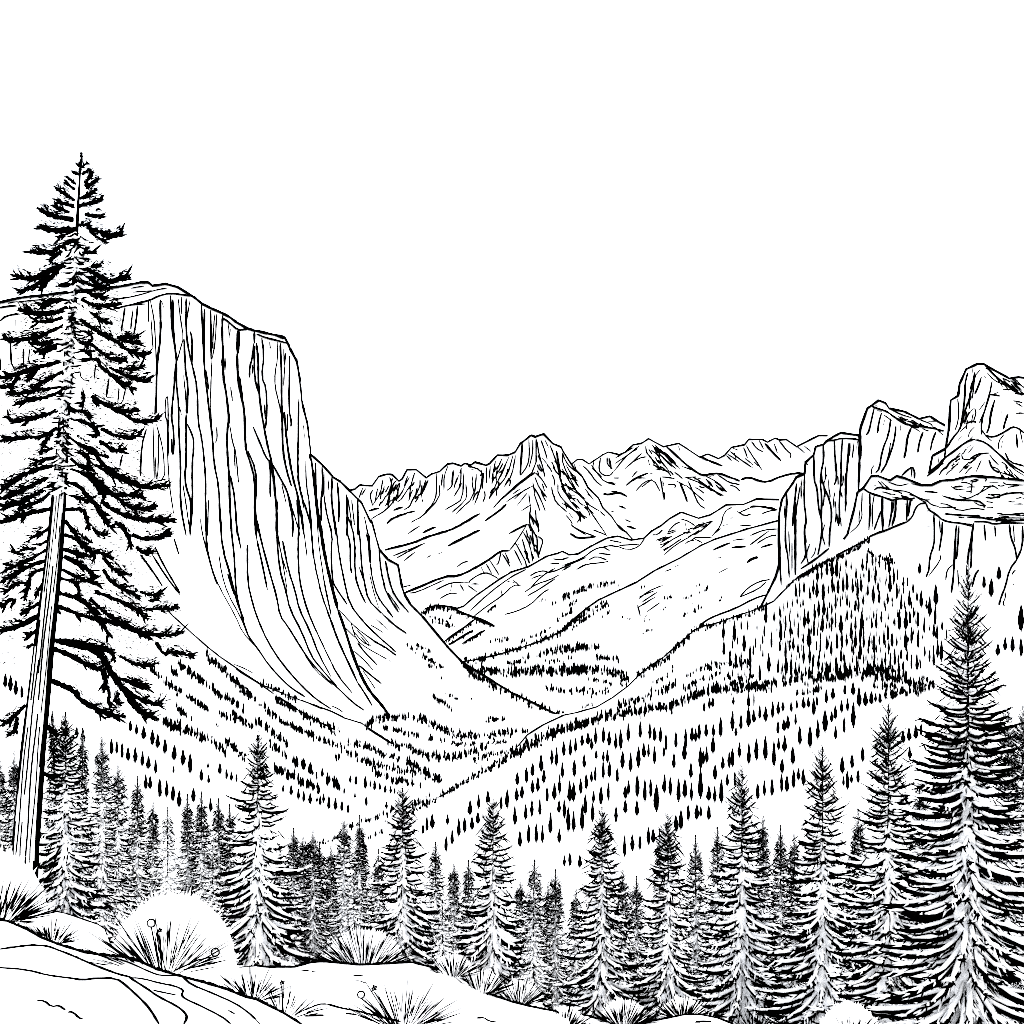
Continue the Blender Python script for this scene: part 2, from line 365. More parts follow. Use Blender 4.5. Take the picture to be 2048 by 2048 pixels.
cap.ink(strokes('c5', '''t 40,220 20,370;T 75,200 65,310 45,420;t 155,160 155,320;t 170,160 195,280 205,380 215,640;t 175,300 190,520;4.5 245,150 250,430 220,640 215,900 205,1020;t 215,640 218,1010;t 255,160 270,210
T 322,120 335,400 350,480 370,600 355,690 345,890 335,930 330,1060 345,1120 350,1280 335,1340 330,1200;T 340,150 345,400 370,640 365,760 385,960 385,1150 400,1400 395,1600 405,1750 440,1932;t 380,140 390,240 400,310 420,440 400,510 370,620;t 405,130 405,260
T 440,140 440,400 460,540 490,660 525,820 530,1080 560,1200 590,1500 585,1700 600,1932;t 470,150 440,330;T 470,390 485,440 485,640;T 425,450 435,700 455,780 450,1010;t 420,720 440,900 440,1020;T 440,1020 440,1400 430,1480 440,1570 480,1680 470,1932;t 390,960 405,1020
T 450,1090 490,1180 500,1240 485,1400 490,1680 475,1880;t 415,1540 440,1700 465,1880;t 285,900 280,1020 300,1080 300,1330 310,1500 320,1600 345,1760;t 285,900 300,870 305,1000 305,1330;t 215,1090 260,1250 275,1380 275,1510 190,1525;t 190,1095 195,1290 200,1500
t 230,1170 230,1420 220,1500;t 210,1340 212,1500;T 140,1130 105,1250 95,1480;T 555,190 565,400 580,700 600,860 615,1000 640,1200 650,1390 685,1550 695,1740 710,1932;T 580,220 575,480 580,700;t 550,230 550,270;T 625,230 628,400 628,600
t 635,600 625,830 625,1000 640,1200;t 670,260 660,480 635,600;t 655,260 645,400 640,520;t 590,680 605,780 610,830;t 670,1110 675,1200 660,1230;4.6 715,270 712,420 720,560 720,740 740,840 755,960 765,1060 750,1140 750,1290 765,1480 770,1700 785,1932
t 710,580 707,650;t 735,590 735,680;t 770,1100 790,1230 815,1300 835,1530;t 800,1280 810,1430;T 775,1480 810,1660 825,1932;t 775,810 790,915;t 760,330 765,440;t 775,370 770,420;T 715,290 760,320 830,385 900,375;7 835,390 830,560
5 825,560 830,730 850,860 880,980 885,1200 895,1300;T 895,1300 930,1400 955,1500 960,1700 970,1850 1000,1932;t 845,730 870,900;T 905,1290 965,1430 970,1580 955,1760 965,1932;4.5 955,390 955,480;T 950,480 940,590 920,660 918,740;t 940,640 940,710
T 955,500 955,740 985,850;4.6 970,480 985,600 985,780 1000,950 1030,1130 1060,1280 1090,1390;T 1090,1390 1150,1500 1200,1590 1240,1720 1245,1932;T 1010,440 1028,560 1010,740 1045,820 1050,1000 1040,1120;t 1030,940 1035,1050
T 945,1110 1000,1240 1040,1340 1075,1380 1075,1640;4.6 1075,1360 1100,1500 1120,1700 1130,1932;t 1090,1390 1110,1520 1115,1650;T 1070,470 1075,520;T 970,410 1040,440 1120,460 1200,480;t 1130,470 1130,600 1110,700 1110,810 1140,930 1160,1030
4.5 1150,480 1160,700 1160,900 1165,1080 1170,1300 1200,1450 1235,1560;t 1175,520 1180,640;t 1190,550 1175,800;4.6 1180,1000 1200,1230 1240,1480 1290,1660 1330,1932;T 1220,575 1215,980 1235,1080 1230,1110;t 1205,1010 1205,1140
4.5 1290,900 1285,1100 1280,1480 1310,1640 1380,1850 1385,1932;t 1320,1080 1335,1230;T 1340,1370 1345,1550 1370,1700 1385,1850;7 1370,1320 1410,1560 1430,1760 1465,1932;T 1415,1380 1420,1600;t 1160,1540 1195,1690;t 1200,1590 1215,1680;t 1240,1720 1300,1932
t 1310,1650 1330,1740;T 1465,1410 1470,1560 1455,1680 1460,1820;t 1480,1450 1480,1680 1530,1900;t 1510,1500 1515,1590;4.6 1540,1490 1535,1680 1570,1932;T 1580,1530 1595,1700 1590,1830;T 1650,1620 1660,1800 1650,1932;t 1660,1640 1700,1932;t 1690,1670 1710,1850;T 1735,1670 1735,1932;t 1785,1790 1810,1932;t 1470,1640 1480,1500'''))
cap.ink(strokes('c6', '''t 65,140 75,240 110,380 140,490 200,650 330,880 380,1000 480,1110;T 105,250 120,400 150,520 190,640;t 125,0 120,260;T 105,0 105,250
T 205,0 215,200 235,380 290,560 330,740 370,850 395,910;t 205,420 225,560 270,710 370,890 420,1020 490,1110;T 285,0 300,260 320,420 330,640 345,760 400,960 430,1040 500,1130 580,1250 690,1370 760,1430 855,1490;T 325,0 335,190 370,370;t 235,400 330,720;T 270,560 320,720
T 420,340 420,620 460,790 500,910 570,1070 680,1240 830,1410 940,1510 1050,1580;4.5 475,0 475,130 490,300;T 490,300 530,480 570,680;T 490,150 520,300 590,560 640,730 665,880 720,950 830,1130 900,1230 1000,1340 1100,1420 1210,1530 1300,1590
5 640,0 640,260;T 640,260 660,520 710,690 740,830 830,1000 900,1180 960,1260 1100,1420;t 850,1170 930,1290 1060,1400;t 650,260 670,400 720,560;t 670,390 690,500 720,690;T 685,310 730,540 780,690 810,830 890,990 960,1180 1050,1340
T 730,0 765,150 760,280;T 790,0 810,160 800,380 810,600 850,770 900,910 1000,1130 1100,1330 1210,1460;4.8 880,0 900,250 920,480 980,740 1040,890 1100,1060 1160,1190 1250,1380;T 1250,1380 1310,1470 1360,1555;t 830,80 845,240 870,440;t 850,20 880,120
7 930,0 950,130 975,250 1000,420 1060,680 1100,830;6 1100,830 1150,970 1200,1130 1240,1240 1290,1360 1350,1460 1440,1560 1490,1640;T 940,150 960,400 1000,640 1050,870;T 1000,0 1020,130 1060,260 1050,420 1060,600 1080,660 1170,790
T 1050,0 1090,230 1110,420 1150,620 1190,790 1290,920 1400,1030 1540,1150;t 975,0 980,160;T 1105,0 1110,170;T 1170,0 1170,250 1195,330 1195,500 1205,555;T 1180,130 1230,290 1230,580 1270,700 1310,780;t 1205,0 1225,190
T 1250,0 1255,200 1270,300 1280,500 1300,620 1330,760 1420,850 1530,950 1620,1010;t 1300,130 1340,300;7 1330,260 1345,480;T 1345,480 1360,600 1400,740 1520,890;t 1340,560 1370,700 1410,820;t 1310,240 1330,330;4.5 1410,380 1425,550 1460,680;T 1460,680 1500,760 1560,850
T 1460,460 1490,620 1530,730 1635,850;t 1480,700 1570,830;t 1110,830 1200,930 1280,1000 1400,1080 1550,1175;t 1200,930 1240,1060 1320,1120 1500,1220;T 1250,1080 1300,1150 1400,1250;t 1220,1140 1300,1210 1370,1290;T 1260,1250 1330,1310 1430,1390
t 1290,1290 1340,1360 1385,1430;t 1270,990 1390,1080;t 1150,960 1230,1040;t 1340,940 1440,1000;t 1390,900 1480,980;t 1210,980 1290,1080 1350,1100;T 1370,1070 1450,1110 1540,1175;t 1270,1030 1340,1110;t 1240,980 1300,1040 1340,1090;t 1260,500 1290,600'''))

# -- right-hand cliffs: pillar, block, tower, plateau wall
pil_top = pts('c8', '1440,1560 1500,1410 1560,1290 1610,1190 1640,1090 1635,900 1640,700 1660,600 1690,550 1740,480 1770,430 1830,410 1838,310') + pts('c9', '282,850 345,790 360,730 420,712 440,690 500,650 550,625 620,635 690,645 900,660')
pil = Sheet('rock_pillar', wd(pil_top, 3500, 3600, 3700, 3700), wd([(1480, 1300), (1560, 1260), (1640, 1190), (1800, 1100)], 3300, 3300, 3300, 3300), nv=24, curve=1.6)
pil.edge(5.0, 1512, 1720)
pil.ink(strokes('c9', '''T 440,690 500,685 560,668 690,680;t 370,720 420,690;T 345,790 345,980 370,1050 380,1200 405,1290 405,1380 390,1480 375,1550;4.5 415,720 420,830 400,920 395,1020 ;T 395,1020 405,1120 400,1280;T 400,920 410,1010 470,1150 480,1260 465,1370 460,1490
T 500,690 505,830 515,900 515,980 500,1020;T 560,680 550,830 550,1000 535,1150 540,1260 530,1330;T 520,1240 525,1310;4.5 610,700 600,850 585,1000 585,1280 600,1320 560,1420;t 650,690 635,820;6 680,690 675,850 675,1050;t 665,850 670,1020;t 645,900 645,960;t 620,1020 630,1100
t 625,1100 615,1270 600,1350;4.5 650,1130 650,1260 620,1360;T 275,950 270,1150 290,1290 270,1350 280,1480 285,1560 245,1620;t 250,975 250,1130;t 240,1030 220,1180;T 215,1010 190,1240 185,1330;5 205,1150 205,1300 205,1700;t 180,1450 180,1670;T 140,1080 140,1200 130,1320 130,1470 150,1560 160,1720
t 125,1180 125,1270;t 155,1370 165,1560;T 85,1400 90,1600 100,1780;t 360,1490 350,1540 325,1570;t 235,1060 215,1200 210,1260;T 300,870 282,850;t 620,700 615,800'''))
blk_top = pts('c9', '640,1200 685,1060 690,840 690,650 700,580 750,440 780,420 835,380 885,400 910,440 1030,465 1140,520 1220,500 1290,545 1365,585 1500,700')
blk = Sheet('rock_block', wd(blk_top, 3200, 3250, 3300), wd([(1700, 1060), (1760, 1040), (1960, 1030)], 3000, 3000, 3000), nv=16, curve=1.6)
blk.edge(5.0, 1716, 1900)
blk.ink(strokes('c9', '''6 693,600 693,830;T 780,420 800,440 880,460 940,500 1000,545 1050,570 1140,580 1210,590 1290,605 1340,620;t 910,440 1000,490 1090,515;t 810,420 830,425;T 800,440 780,530 760,620 740,645;T 855,480 835,550 825,630;t 880,530 870,570;T 925,520 910,640 860,760 840,900 810,930
T 965,575 950,700 900,850 850,930;t 925,700 910,790 885,870;4.5 1080,590 1050,660 1040,760 1025,820;4.5 1170,620 1140,700 1130,775;T 1265,620 1235,700 1225,760;t 1000,570 1000,610;t 1100,590 1150,620;T 1010,950 1050,910 1090,885 1105,920 1105,970;t 1085,890 1080,960
t 800,870 780,900 780,940;t 1150,530 1230,560 1240,575;t 1210,540 1270,540;t 1280,610 1330,650;t 870,490 940,540;t 820,460 860,465'''))
tow_top = pts('c9', '1140,1040 1215,930 1240,800 1340,745 1366,590 1378,380 1435,345 1445,260 1495,145 1580,105 1625,105 1700,150 1820,215 1890,205 1932,210 2100,260 2500,330')
tow = Sheet('rock_tower', wd(tow_top, 2750, 2900, 3000, 2950), wd([(1820, 1080), (1900, 1060), (2250, 1060)], 2600, 2600, 2500), nv=22, curve=1.4)
tow.edge(5.0, 1856, 2060)
tow.ink(strokes('c9', '''T 1505,175 1485,260 1485,350 1470,480 1450,600;T 1560,170 1540,280 1510,400 1480,480 1450,600 1390,670 1350,740;t 1545,140 1540,180;T 1610,205 1585,280 1560,335;t 1600,150 1560,200 1550,300 1540,370;t 1630,200 1650,215;T 1690,240 1670,340 1650,410 1610,540 1610,640;t 1640,390 1590,460;t 1650,420 1590,560
4.5 1710,380 1680,480 1670,580 1650,630;T 1670,340 1750,350;t 1690,340 1740,320;T 1630,110 1690,180 1760,240 1850,310 1920,345;t 1650,170 1700,230 1790,270;t 1700,180 1770,280;t 1830,230 1920,310;t 1840,240 1932,280;t 1770,300 1830,300;t 1860,330 1920,340;t 1640,140 1690,160
T 1850,385 1920,400;t 1870,400 1920,430;T 1870,480 1930,480;T 1765,465 1765,485;4.5 1810,485 1790,540 1775,600;t 1430,370 1440,440 1435,540 1410,610;T 1640,650 1700,665 1790,620 1840,585 1880,590 1932,630;T 1875,640 1880,740;t 1900,600 1920,700;t 1780,640 1740,690 1740,750;t 1770,690 1760,740
t 1610,600 1650,660 1690,690;T 1490,560 1540,540 1570,550;t 1550,440 1510,490 1480,560;t 1560,440 1570,480 1550,540;T 1790,780 1820,850 1932,880;4.6 1140,1000 1215,930 1310,850 1330,820 1400,770 1490,700 1560,675;T 1560,680 1640,700 1720,770 1830,870 1932,930;t 1660,710 1750,800 1850,900 1932,950
6 1140,1000 1220,940 1290,880 1320,830;T 1340,750 1330,820;t 1290,800 1285,850;t 1450,620 1500,570;t 1460,650 1430,690;t 1560,580 1520,620 1510,660;t 1550,650 1500,700;t 1530,720 1500,740;t 1550,730 1510,780;T 1340,900 1370,850 1450,800;t 1380,910 1440,850;t 1460,790 1470,830 1520,830 1600,800;t 1390,880 1400,850
T 1520,830 1570,790 1670,780;t 1610,830 1570,920;t 1500,870 1540,850;t 1670,790 1700,830 1740,870;T 1665,830 1690,900 1740,930;t 1680,880 1740,900 1760,950 1800,1000;t 1700,900 1740,920;t 1740,920 1850,960 1932,1010;t 1760,960 1840,990 1932,1000;t 1400,830 1450,830'''))
plt_top = pts('c9', '380,1700 500,1520 600,1390 650,1200 675,1075 720,1040 780,950 830,950 920,985 970,950 1040,970 1160,1020 1230,1020 1310,985 1400,980 1480,960 1560,950 1700,960 1932,985 2400,1040')
plt = Sheet('plateau_cliff', wd(plt_top, 2500, 2450, 2350, 2250), wd([(1640, 1320), (1750, 1420), (1900, 1500), (2260, 1560)], 2100, 1950, 1850, 1700), nv=26, curve=2.2)
plt.edge(4.8, 1680, 2060)
plt.ink(strokes('c9', '''T 720,1050 760,1080 800,1095 860,1110 930,1140;T 800,1095 860,1110;t 930,1110 1060,1130;T 930,1140 1000,1125 1060,1135 1110,1120;t 710,1080 705,1200 710,1260 680,1330 620,1380;t 690,1210 685,1300;T 765,1090 770,1200 760,1360;t 800,1100 785,1200 790,1340;5 860,1115 860,1230 865,1360;T 850,1220 800,1360
T 935,1140 930,1240 910,1340;4.5 965,1120 960,1240 935,1330;T 1050,1140 1045,1290;T 1075,1130 1065,1200 1055,1260;t 950,1140 940,1230;T 1050,1300 1090,1260 1110,1200 1140,1165 1190,1160;T 1190,1160 1210,1210 1260,1240 1320,1290 1380,1305 1440,1310 1550,1325;T 1550,1300 1650,1300 1700,1320 1780,1310 1932,1310
t 830,990 880,1050 950,1060 1050,1070 1120,1110 1200,1140 1230,1170 1290,1185;T 800,1060 830,1040 900,1050;t 800,1100 940,1130;t 850,990 900,1040;t 910,1000 990,1030 1060,1010;t 1080,1010 1170,1030;T 1180,1070 1280,1080;t 1310,1100 1400,1130 1500,1130 1600,1080 1700,1020;T 1320,1105 1420,1140 1580,1140 1630,1170 1630,1195
t 1300,1160 1360,1170 1440,1220 1560,1195 1640,1210;4 1640,1115 1700,1125 1800,1085 1932,1080;t 1850,1165 1930,1165;T 1650,1193 1700,1193;T 1330,1240 1380,1245 1440,1250 1560,1255 1700,1290 1932,1290;t 1500,1265 1650,1275;t 1740,1250 1850,1240 1930,1230;t 1760,1270 1932,1270;t 1290,1190 1420,1190;t 1440,1310 1540,1335
T 1250,1245 1255,1400 1250,1480 1220,1560 1210,1700 1120,1800;T 1315,1300 1310,1400 1290,1520;t 1300,1550 1300,1590 1210,1710;T 1420,1325 1410,1450 1405,1560 1400,1700 1380,1850;T 1440,1330 1430,1500 1420,1580;4.5 1550,1310 1530,1450 1505,1560 1500,1750;T 1540,1350 1530,1650;T 1630,1320 1640,1440;T 1710,1330 1718,1410
T 1820,1320 1830,1420 1865,1500 1875,1580;t 1850,1320 1860,1450;T 1920,1330 1920,1480 1880,1580;T 1880,1580 1820,1660 1790,1790 1760,1860 1740,1932;t 1290,1280 1300,1380;t 1230,1190 1200,1220;t 1860,1660 1840,1690;t 1395,1620 1350,1660 1340,1740;T 1590,1660 1560,1700 1540,1790;t 1430,1660 1440,1790
T 1310,985 1250,1010 1230,1030;t 1330,940 1290,970;t 1380,1030 1420,1060 1490,1050;T 1390,1040 1470,1030;t 1540,990 1530,1090;t 1560,960 1650,970 1640,995;t 1640,1030 1580,1100;t 1690,1020 1740,1055;t 1770,1000 1800,1020 1932,1020;t 1460,990 1490,960;t 790,1030 820,1020;t 1040,1160 1030,1170
t 1670,1000 1740,1000;t 1200,1330 1230,1330;t 870,1010 930,1060'''))
hatch(plt, 'c9', '820,1000 960,1060 1150,1120 1100,1140 830,1070', 14, 5, 30, 10, 24)
hatch(plt, 'c9', '1350,1000 1650,980 1920,1030 1920,1160 1600,1170 1400,1090', 20, -15, 20, 10, 26)
hatch(plt, 'c9', '1330,1240 1930,1240 1930,1300 1500,1305', 20, -5, 8, 12, 34)
hatch(tow, 'c9', '1300,860 1500,720 1650,760 1600,900 1380,930', 22, 125, 150, 8, 20)
hatch(tow, 'c9', '1660,760 1750,820 1930,950 1930,1010 1760,960', 16, 35, 60, 8, 22)
hatch(tow, 'c9', '1640,120 1900,240 1920,330 1780,280', 16, 25, 50, 10, 24)
hatch(tow, 'c9', '1470,250 1560,200 1560,500 1460,560', 10, 95, 110, 12, 30)
hatch(blk, 'c9', '900,450 1340,590 1330,640 1000,570', 16, 15, 35, 10, 24)
hatch(pil, 'c9', '300,900 650,760 640,1250 480,1400 260,1500', 16, 84, 96, 16, 46)
plt.ink(strokes('c10', 't 1790,320 1790,370 1770,400 1790,440 1700,520 1680,560 1660,680;t 1870,150 1840,190;T 1850,255 1850,265;t 1750,510 1735,570;T 1830,460 1810,530'))

# -- right hillside: its left edge is the long line down to the valley
rs_top = pts('c11', '150,1530 330,1480 500,1445 680,1430 850,1330 1030,1270 1240,1210 1420,1090 1560,1000 1680,930 1800,870 1932,780') + \
    pts('c12', '120,715 240,640 380,575 500,550 640,510 760,440 880,350 960,270 1040,205 1150,130 1290,10') + pts('c8', '1000,1590 1070,1560 1160,1540 1300,1490 1500,1420 1600,1370') + \
    pts('c9', '200,1740 230,1715 340,1650 500,1560 620,1500 760,1425 900,1500 1100,1640 1300,1800 1500,1880 1932,1960 2500,2050')
_rsx = [550, 600, 880, 1020, 1124, 1200, 1380, 1510, 1740, 1900, 2050, 2250]
_rsd = [1080, 1210, 1610, 2300, 3300, 3300, 3150, 2950, 2300, 1850, 1650, 1500]
rs = Sheet('right_hillside', [(x, y, float(np.interp(x, _rsx, _rsd))) for x, y in rs_top], [(300, 2010, 700), (900, 2030, 700), (1500, 2060, 700), (2500, 2090, 700)], nv=30, curve=1.0)
rs.edge(4.6, 596, 1110); rs.edge(5.6, 1100, 1740)
rs.ink(strokes('c9', 'T 240,1660 350,1590 460,1500 540,1445 600,1370;6 200,1740 130,1800 60,1870 0,1920;5 760,1425 820,1390 880,1370 960,1335 1050,1300'))
plt.ink(strokes('c9', '4.6 246,1655 350,1590 460,1500 540,1445 620,1350;5 760,1415 820,1388 880,1370 960,1335 1050,1300'))
pil.ink(strokes('c9', '4.6 246,1655 350,1590 460,1500'))
rs.ink(strokes('c12', 't 1785,340 1785,420;t 1825,400 1825,500;t 960,530 968,600'))
rs.ink(strokes('c11', 'T 340,1485 520,1445 640,1405;T 700,1440 760,1400 850,1345;T 1120,1205 1180,1170 1270,1150'))
# -- left hillside below the great wall
ls_top = pts('c2', '-300,1200 300,1400 900,1550 1200,1650 1320,1770') + pts('c6', '0,1010 100,1100 200,1180 300,1250 400,1315 520,1395 680,1462 820,1515 1050,1600 1150,1650 1280,1690 1420,1780 1530,1860') + pts('c11', '1000,690 1080,750 1150,830 1250,900 1400,990 1480,1060')
_lsx = [-100, 330, 560, 720, 790, 890, 930]
_lsd = [1700, 2100, 2500, 2750, 2500, 1780, 1650]
ls = Sheet('left_hillside', [(x, y, float(np.interp(x, _lsx, _lsd))) for x, y in ls_top], [(-300, 1960, 650), (300, 1990, 650), (900, 2000, 700)], nv=24)
ls.edge(5.0, 320, 620); ls.edge(5.4, 600, 880)
ls.ink(strokes('c6', '4.6 300,1245 340,1290 440,1350 520,1400 620,1470;6 640,1490 740,1550 800,1590;5 800,1590 900,1650 1080,1740;6 760,1480 860,1530 980,1580;7 1330,1730 1420,1790 1500,1840;t 310,1240 460,1310;t 1050,1555 1140,1600'))
cap.ink(strokes('c6', 't 310,1238 400,1275 460,1308;t 1050,1555 1100,1575 1140,1605'))

# -- valley floor: one sheet to the horizon
vf = MB(); R_ = 60000.0
gx = np.linspace(-R_, R_, 25); gy = np.linspace(-3000, R_, 25)
vv = np.array([(x, y, -226.0) for y in gy for x in gx])
ff = []
for j in range(24):
    for i in range(24):
        a = j * 25 + i
        ff += [(a, a + 1, a + 26), (a, a + 26, a + 25)]
vf.add(vv, ff, 0)
tag(vf.build('valley_floor'), 'white flat valley floor between the two wooded hillsides', 'ground', kind='structure')

# global first-hit test on the terrain
_gv, _gf, _n = [], [], 0
for s in LAYERS.values():
    _gv += [tuple(q) for q in s.V]; _gf += [tuple(i + _n for i in f) for f in s.Fc]; _n = len(_gv)
_gv += [tuple(q) for q in vv]; _gf += [tuple(i + _n for i in f) for f in ff]
GB = BVHTree.FromPolygons(_gv, _gf)
def ghit(px, py):
    h = GB.ray_cast(Vector((0, 0, 0)), Vector(P(px, py, 1.0)).normalized())
    return None if h[0] is None else np.array(h[0])

far.finish('distant jagged mountain range on the skyline right of the central peak', 'mountains')
peak.finish('tall rounded central peak with hatched flanks at the head of the valley', 'mountain')
mid.finish('long bare middle ridge sloping down in front of the central peak', 'ridge')
hill.finish('sparsely wooded hill across the valley below the middle ridge', 'hill')
cap.finish('sheer granite wall with long vertical cracks, tallest cliff on the left', 'cliff')
pil.finish('fluted rock pillar at the far left of the right-hand cliffs', 'cliff')
blk.finish('flat-faced rock block between the fluted pillar and the highest tower', 'cliff')
tow.finish('highest rock tower on the right rising above the plateau', 'cliff')
plt.finish('plateau with a vertical rock wall below its rim on the right', 'cliff')
rs.finish('right hillside with dotted conifers sloping down to the valley', 'hillside')
ls.finish('left hillside with rows of conifers below the granite wall', 'hillside')

# ------------------------------------------------------------------ small conifers
def spindle(seed, lean=0.0):
    """tiny conifer, height 1, foot at the origin: ragged pointed crown on a short stem"""
    r = random.Random(seed); mb = MB()
    n = 7; lev = [0.0, .07, .10, .24, .42, .60, .78, 1.0]; rad = [.02, .03, .06, .105, .11, .085, .055, .006]
    p = np.array([(r.uniform(-.012, .012), r.uniform(-.012, .012), z) for z in lev])
    mb.tube(p, np.array([a * r.uniform(.85, 1.2) for a in rad]), 1, 6)
    b, t = [], []
    for _ in range(26):
        z = r.uniform(.1, .88); a = r.uniform(0, 6.283); q = float(np.interp(z, lev, rad))
        b.append((0, 0, z)); L = q * r.uniform(1.15, 1.9)
        t.append((math.cos(a) * L, math.sin(a) * L, z - r.uniform(-.02, .08)))
    mb.spikes(b, t, .016)
    return mb
SP = [spindle(i) for i in range(8)]
SPA = [(np.concatenate(s.v), np.concatenate(s.f)) for s in SP]

def add_spindle(mb, base, h, w=1.0, k=None):
    v, f = SPA[random.randrange(8) if k is None else k]
    a = random.uniform(0, 6.283); c, s = math.cos(a), math.sin(a)
    q = v * np.array([h * w, h * w, h])
    q = np.stack([q[:, 0] * c - q[:, 1] * s, q[:, 0] * s + q[:, 1] * c, q[:, 2]], axis=1) + base
    mb.add(q, f, 1)

IND = '''c12 40,990,1100 35,1110,1220 75,1090,1200 110,955,1080 155,925,1030 155,1050,1160 195,1020,1150 220,850,1000 240,965,1085 300,810,945 335,795,960 390,755,880 440,740,880 480,730,850 528,705,805 573,690,795 600,735,830 630,650,790 690,645,780 733,675,805 783,690,830 820,665,830 878,615,770 968,600,745 1040,610,755 1075,650,765 1120,650,775 1163,695,840 1237,680,820 1310,660,830 1358,645,770 1385,660,770 1412,620,755 1465,620,735 1520,630,730 1517,720,860 1575,570,735 1665,525,690 1728,550,680 1785,400,510 1785,500,660 1825,515,630 1870,480,600 1915,495,620 1670,420,490 1515,425,510 1450,460,545 1490,430,520 1690,650,730 635,825,900 690,835,920 688,900,1050 720,820,930 735,910,1040 545,850,970 470,895,1035 380,915,1045 360,1000,1170 320,1070,1210 265,1100,1225 435,1050,1230 465,1065,1225 518,1035,1165 560,1000,1130 600,985,1075 628,945,1070 835,830,975 895,840,1000 955,795,970 995,765,895 1030,775,885 1075,790,940 1145,800,885 795,960,1075 945,1005,1190 880,1050,1170 855,1095,1200 728,1065,1215 672,1090,1250 615,1130,1230 608,1220,1375 553,1155,1320 530,1230,1440 425,1250,1450 465,1280,1450 395,1190,1355 355,1200,1310 290,1290,1470 210,1180,1330 150,1190,1340 103,1230,1360 22,1240,1405 60,1430,1565 125,1385,1535 183,1375,1535 230,1385,1535 358,1415,1535 1003,1035,1225 1047,1040,1190 1090,1080,1300 1150,1005,1160 1195,1020,1180 1222,840,975 1300,780,910 1257,1035,1225 1305,1040,1195 1350,910,1050 1355,1065,1215 1423,800,980 1423,960,1200 1445,830,940 1470,790,935 1533,930,1060 1530,1090,1230 1580,1040,1235 1590,870,980 1625,1000,1105 1640,830,970 1665,810,960 1683,980,1110 1717,765,890 1787,760,945 1845,735,910 1912,715,910 1855,1075,1205 1905,1050,1180 1485,1090,1220 1330,1235,1365 1395,1230,1360 1425,1245,1335 1485,1240,1360 1275,1270,1435 1237,1310,1450 785,1240,1385 943,1200,1330 850,1460,1640 908,1460,1595 965,1465,1585 1030,1400,1550 1065,1415,1535 395,1615,1710 437,1595,1710 512,1615,1720 855,1200,1310
c10 35,1135,1270 78,1135,1245 112,1135,1220 175,1135,1225 218,1120,1200 268,1105,1200 305,1105,1190 345,1110,1250 370,1090,1180 440,1040,1160 490,1030,1130 580,1005,1095 642,990,1100 687,1020,1190 735,1060,1180 780,1060,1165 812,1070,1150 845,1070,1160 888,1040,1130 938,1045,1130 75,1280,1390 120,1270,1370 150,1240,1355 208,1230,1320 240,1315,1475 317,1315,1495 375,1265,1435 430,1195,1380 480,1210,1300 508,1165,1280 510,1320,1430 555,1125,1230 600,1110,1220 575,1250,1385 645,1135,1345 45,1425,1640 80,1410,1510 125,1390,1530 187,1475,1620 107,1565,1690 30,1710,1860 103,1680,1830 143,1690,1830 193,1650,1800 230,1640,1740 267,1640,1780 560,1550,1690 635,1535,1650 715,1480,1600 570,1700,1780 600,1660,1810 630,1690,1760 680,1650,1760 1020,1355,1460 1065,1330,1445 1115,1310,1430 1155,1300,1400 1070,1475,1580
c11 1750,1050,1170 1680,1080,1200 1615,1125,1250 1630,1250,1360 1675,1215,1315 1575,1255,1380 1530,1260,1410 1480,1340,1475 1435,1395,1525 1445,1235,1320 1330,1230,1350 1290,1245,1370 1260,1310,1390 1895,1040,1200 1850,1090,1210 1805,900,1060 1835,960,1030 1760,900,990 1715,890,1030 1590,980,1150 1535,1050,1210 1640,970,1100 1490,1060,1170 1420,1110,1220 1375,1140,1270 1390,1430,1540 1905,840,930'''
INDR = '''c10 1735,700,800 1790,645,765 1845,645,770 1910,650,810 1910,400,620 1743,115,225 1685,205,355 1630,185,290 1267,245,425 1145,90,185'''
INDL = '''c11 1240,985,1050 833,1100,1180 985,1140,1200 1025,1160,1220 205,1010,1075 265,1010,1100 320,1040,1130 360,1055,1150 410,1070,1165 460,1100,1150 485,1090,1175 510,1075,1160 550,1090,1205 600,1110,1210 648,1130,1220 695,1155,1235 500,880,960 540,915,1030 590,930,1050 625,1000,1060 360,810,910 410,840,940 665,1030,1090 747,1065,1120 712,940,1005 755,940,1020 825,945,1050 862,970,1040 895,980,1060 935,990,1060 975,1015,1080 1015,1020,1085 1047,1030,1090
c3 842,740,865 882,750,860 922,765,895 967,800,915 1020,800,930 1075,830,955 1120,870,975 1175,890,1010 1207,1035,1190 1258,1050,1190 1305,1090,1220 1353,1125,1265 1590,1185,1300 1100,1005,1130 1133,1015,1130 1460,1110,1225 1310,945,1005 1315,785,910 1380,815,950 1435,845,1010 1570,915,970 1520,970,1065 1575,1010,1085 1660,920,1015 1710,970,1050 1745,985,1065 1785,1005,1075 985,605,690 1030,630,715 1085,645,750 1150,670,795 1190,700,820 1245,735,860 40,245,360 80,260,390 120,290,420 165,335,440 395,530,650 580,650,740 625,660,790'''
n_ind = 0
proto_mesh = []
for s in SP:
    o = s.build('small_conifer'); proto_mesh.append(o.data); bpy.data.objects.remove(o)
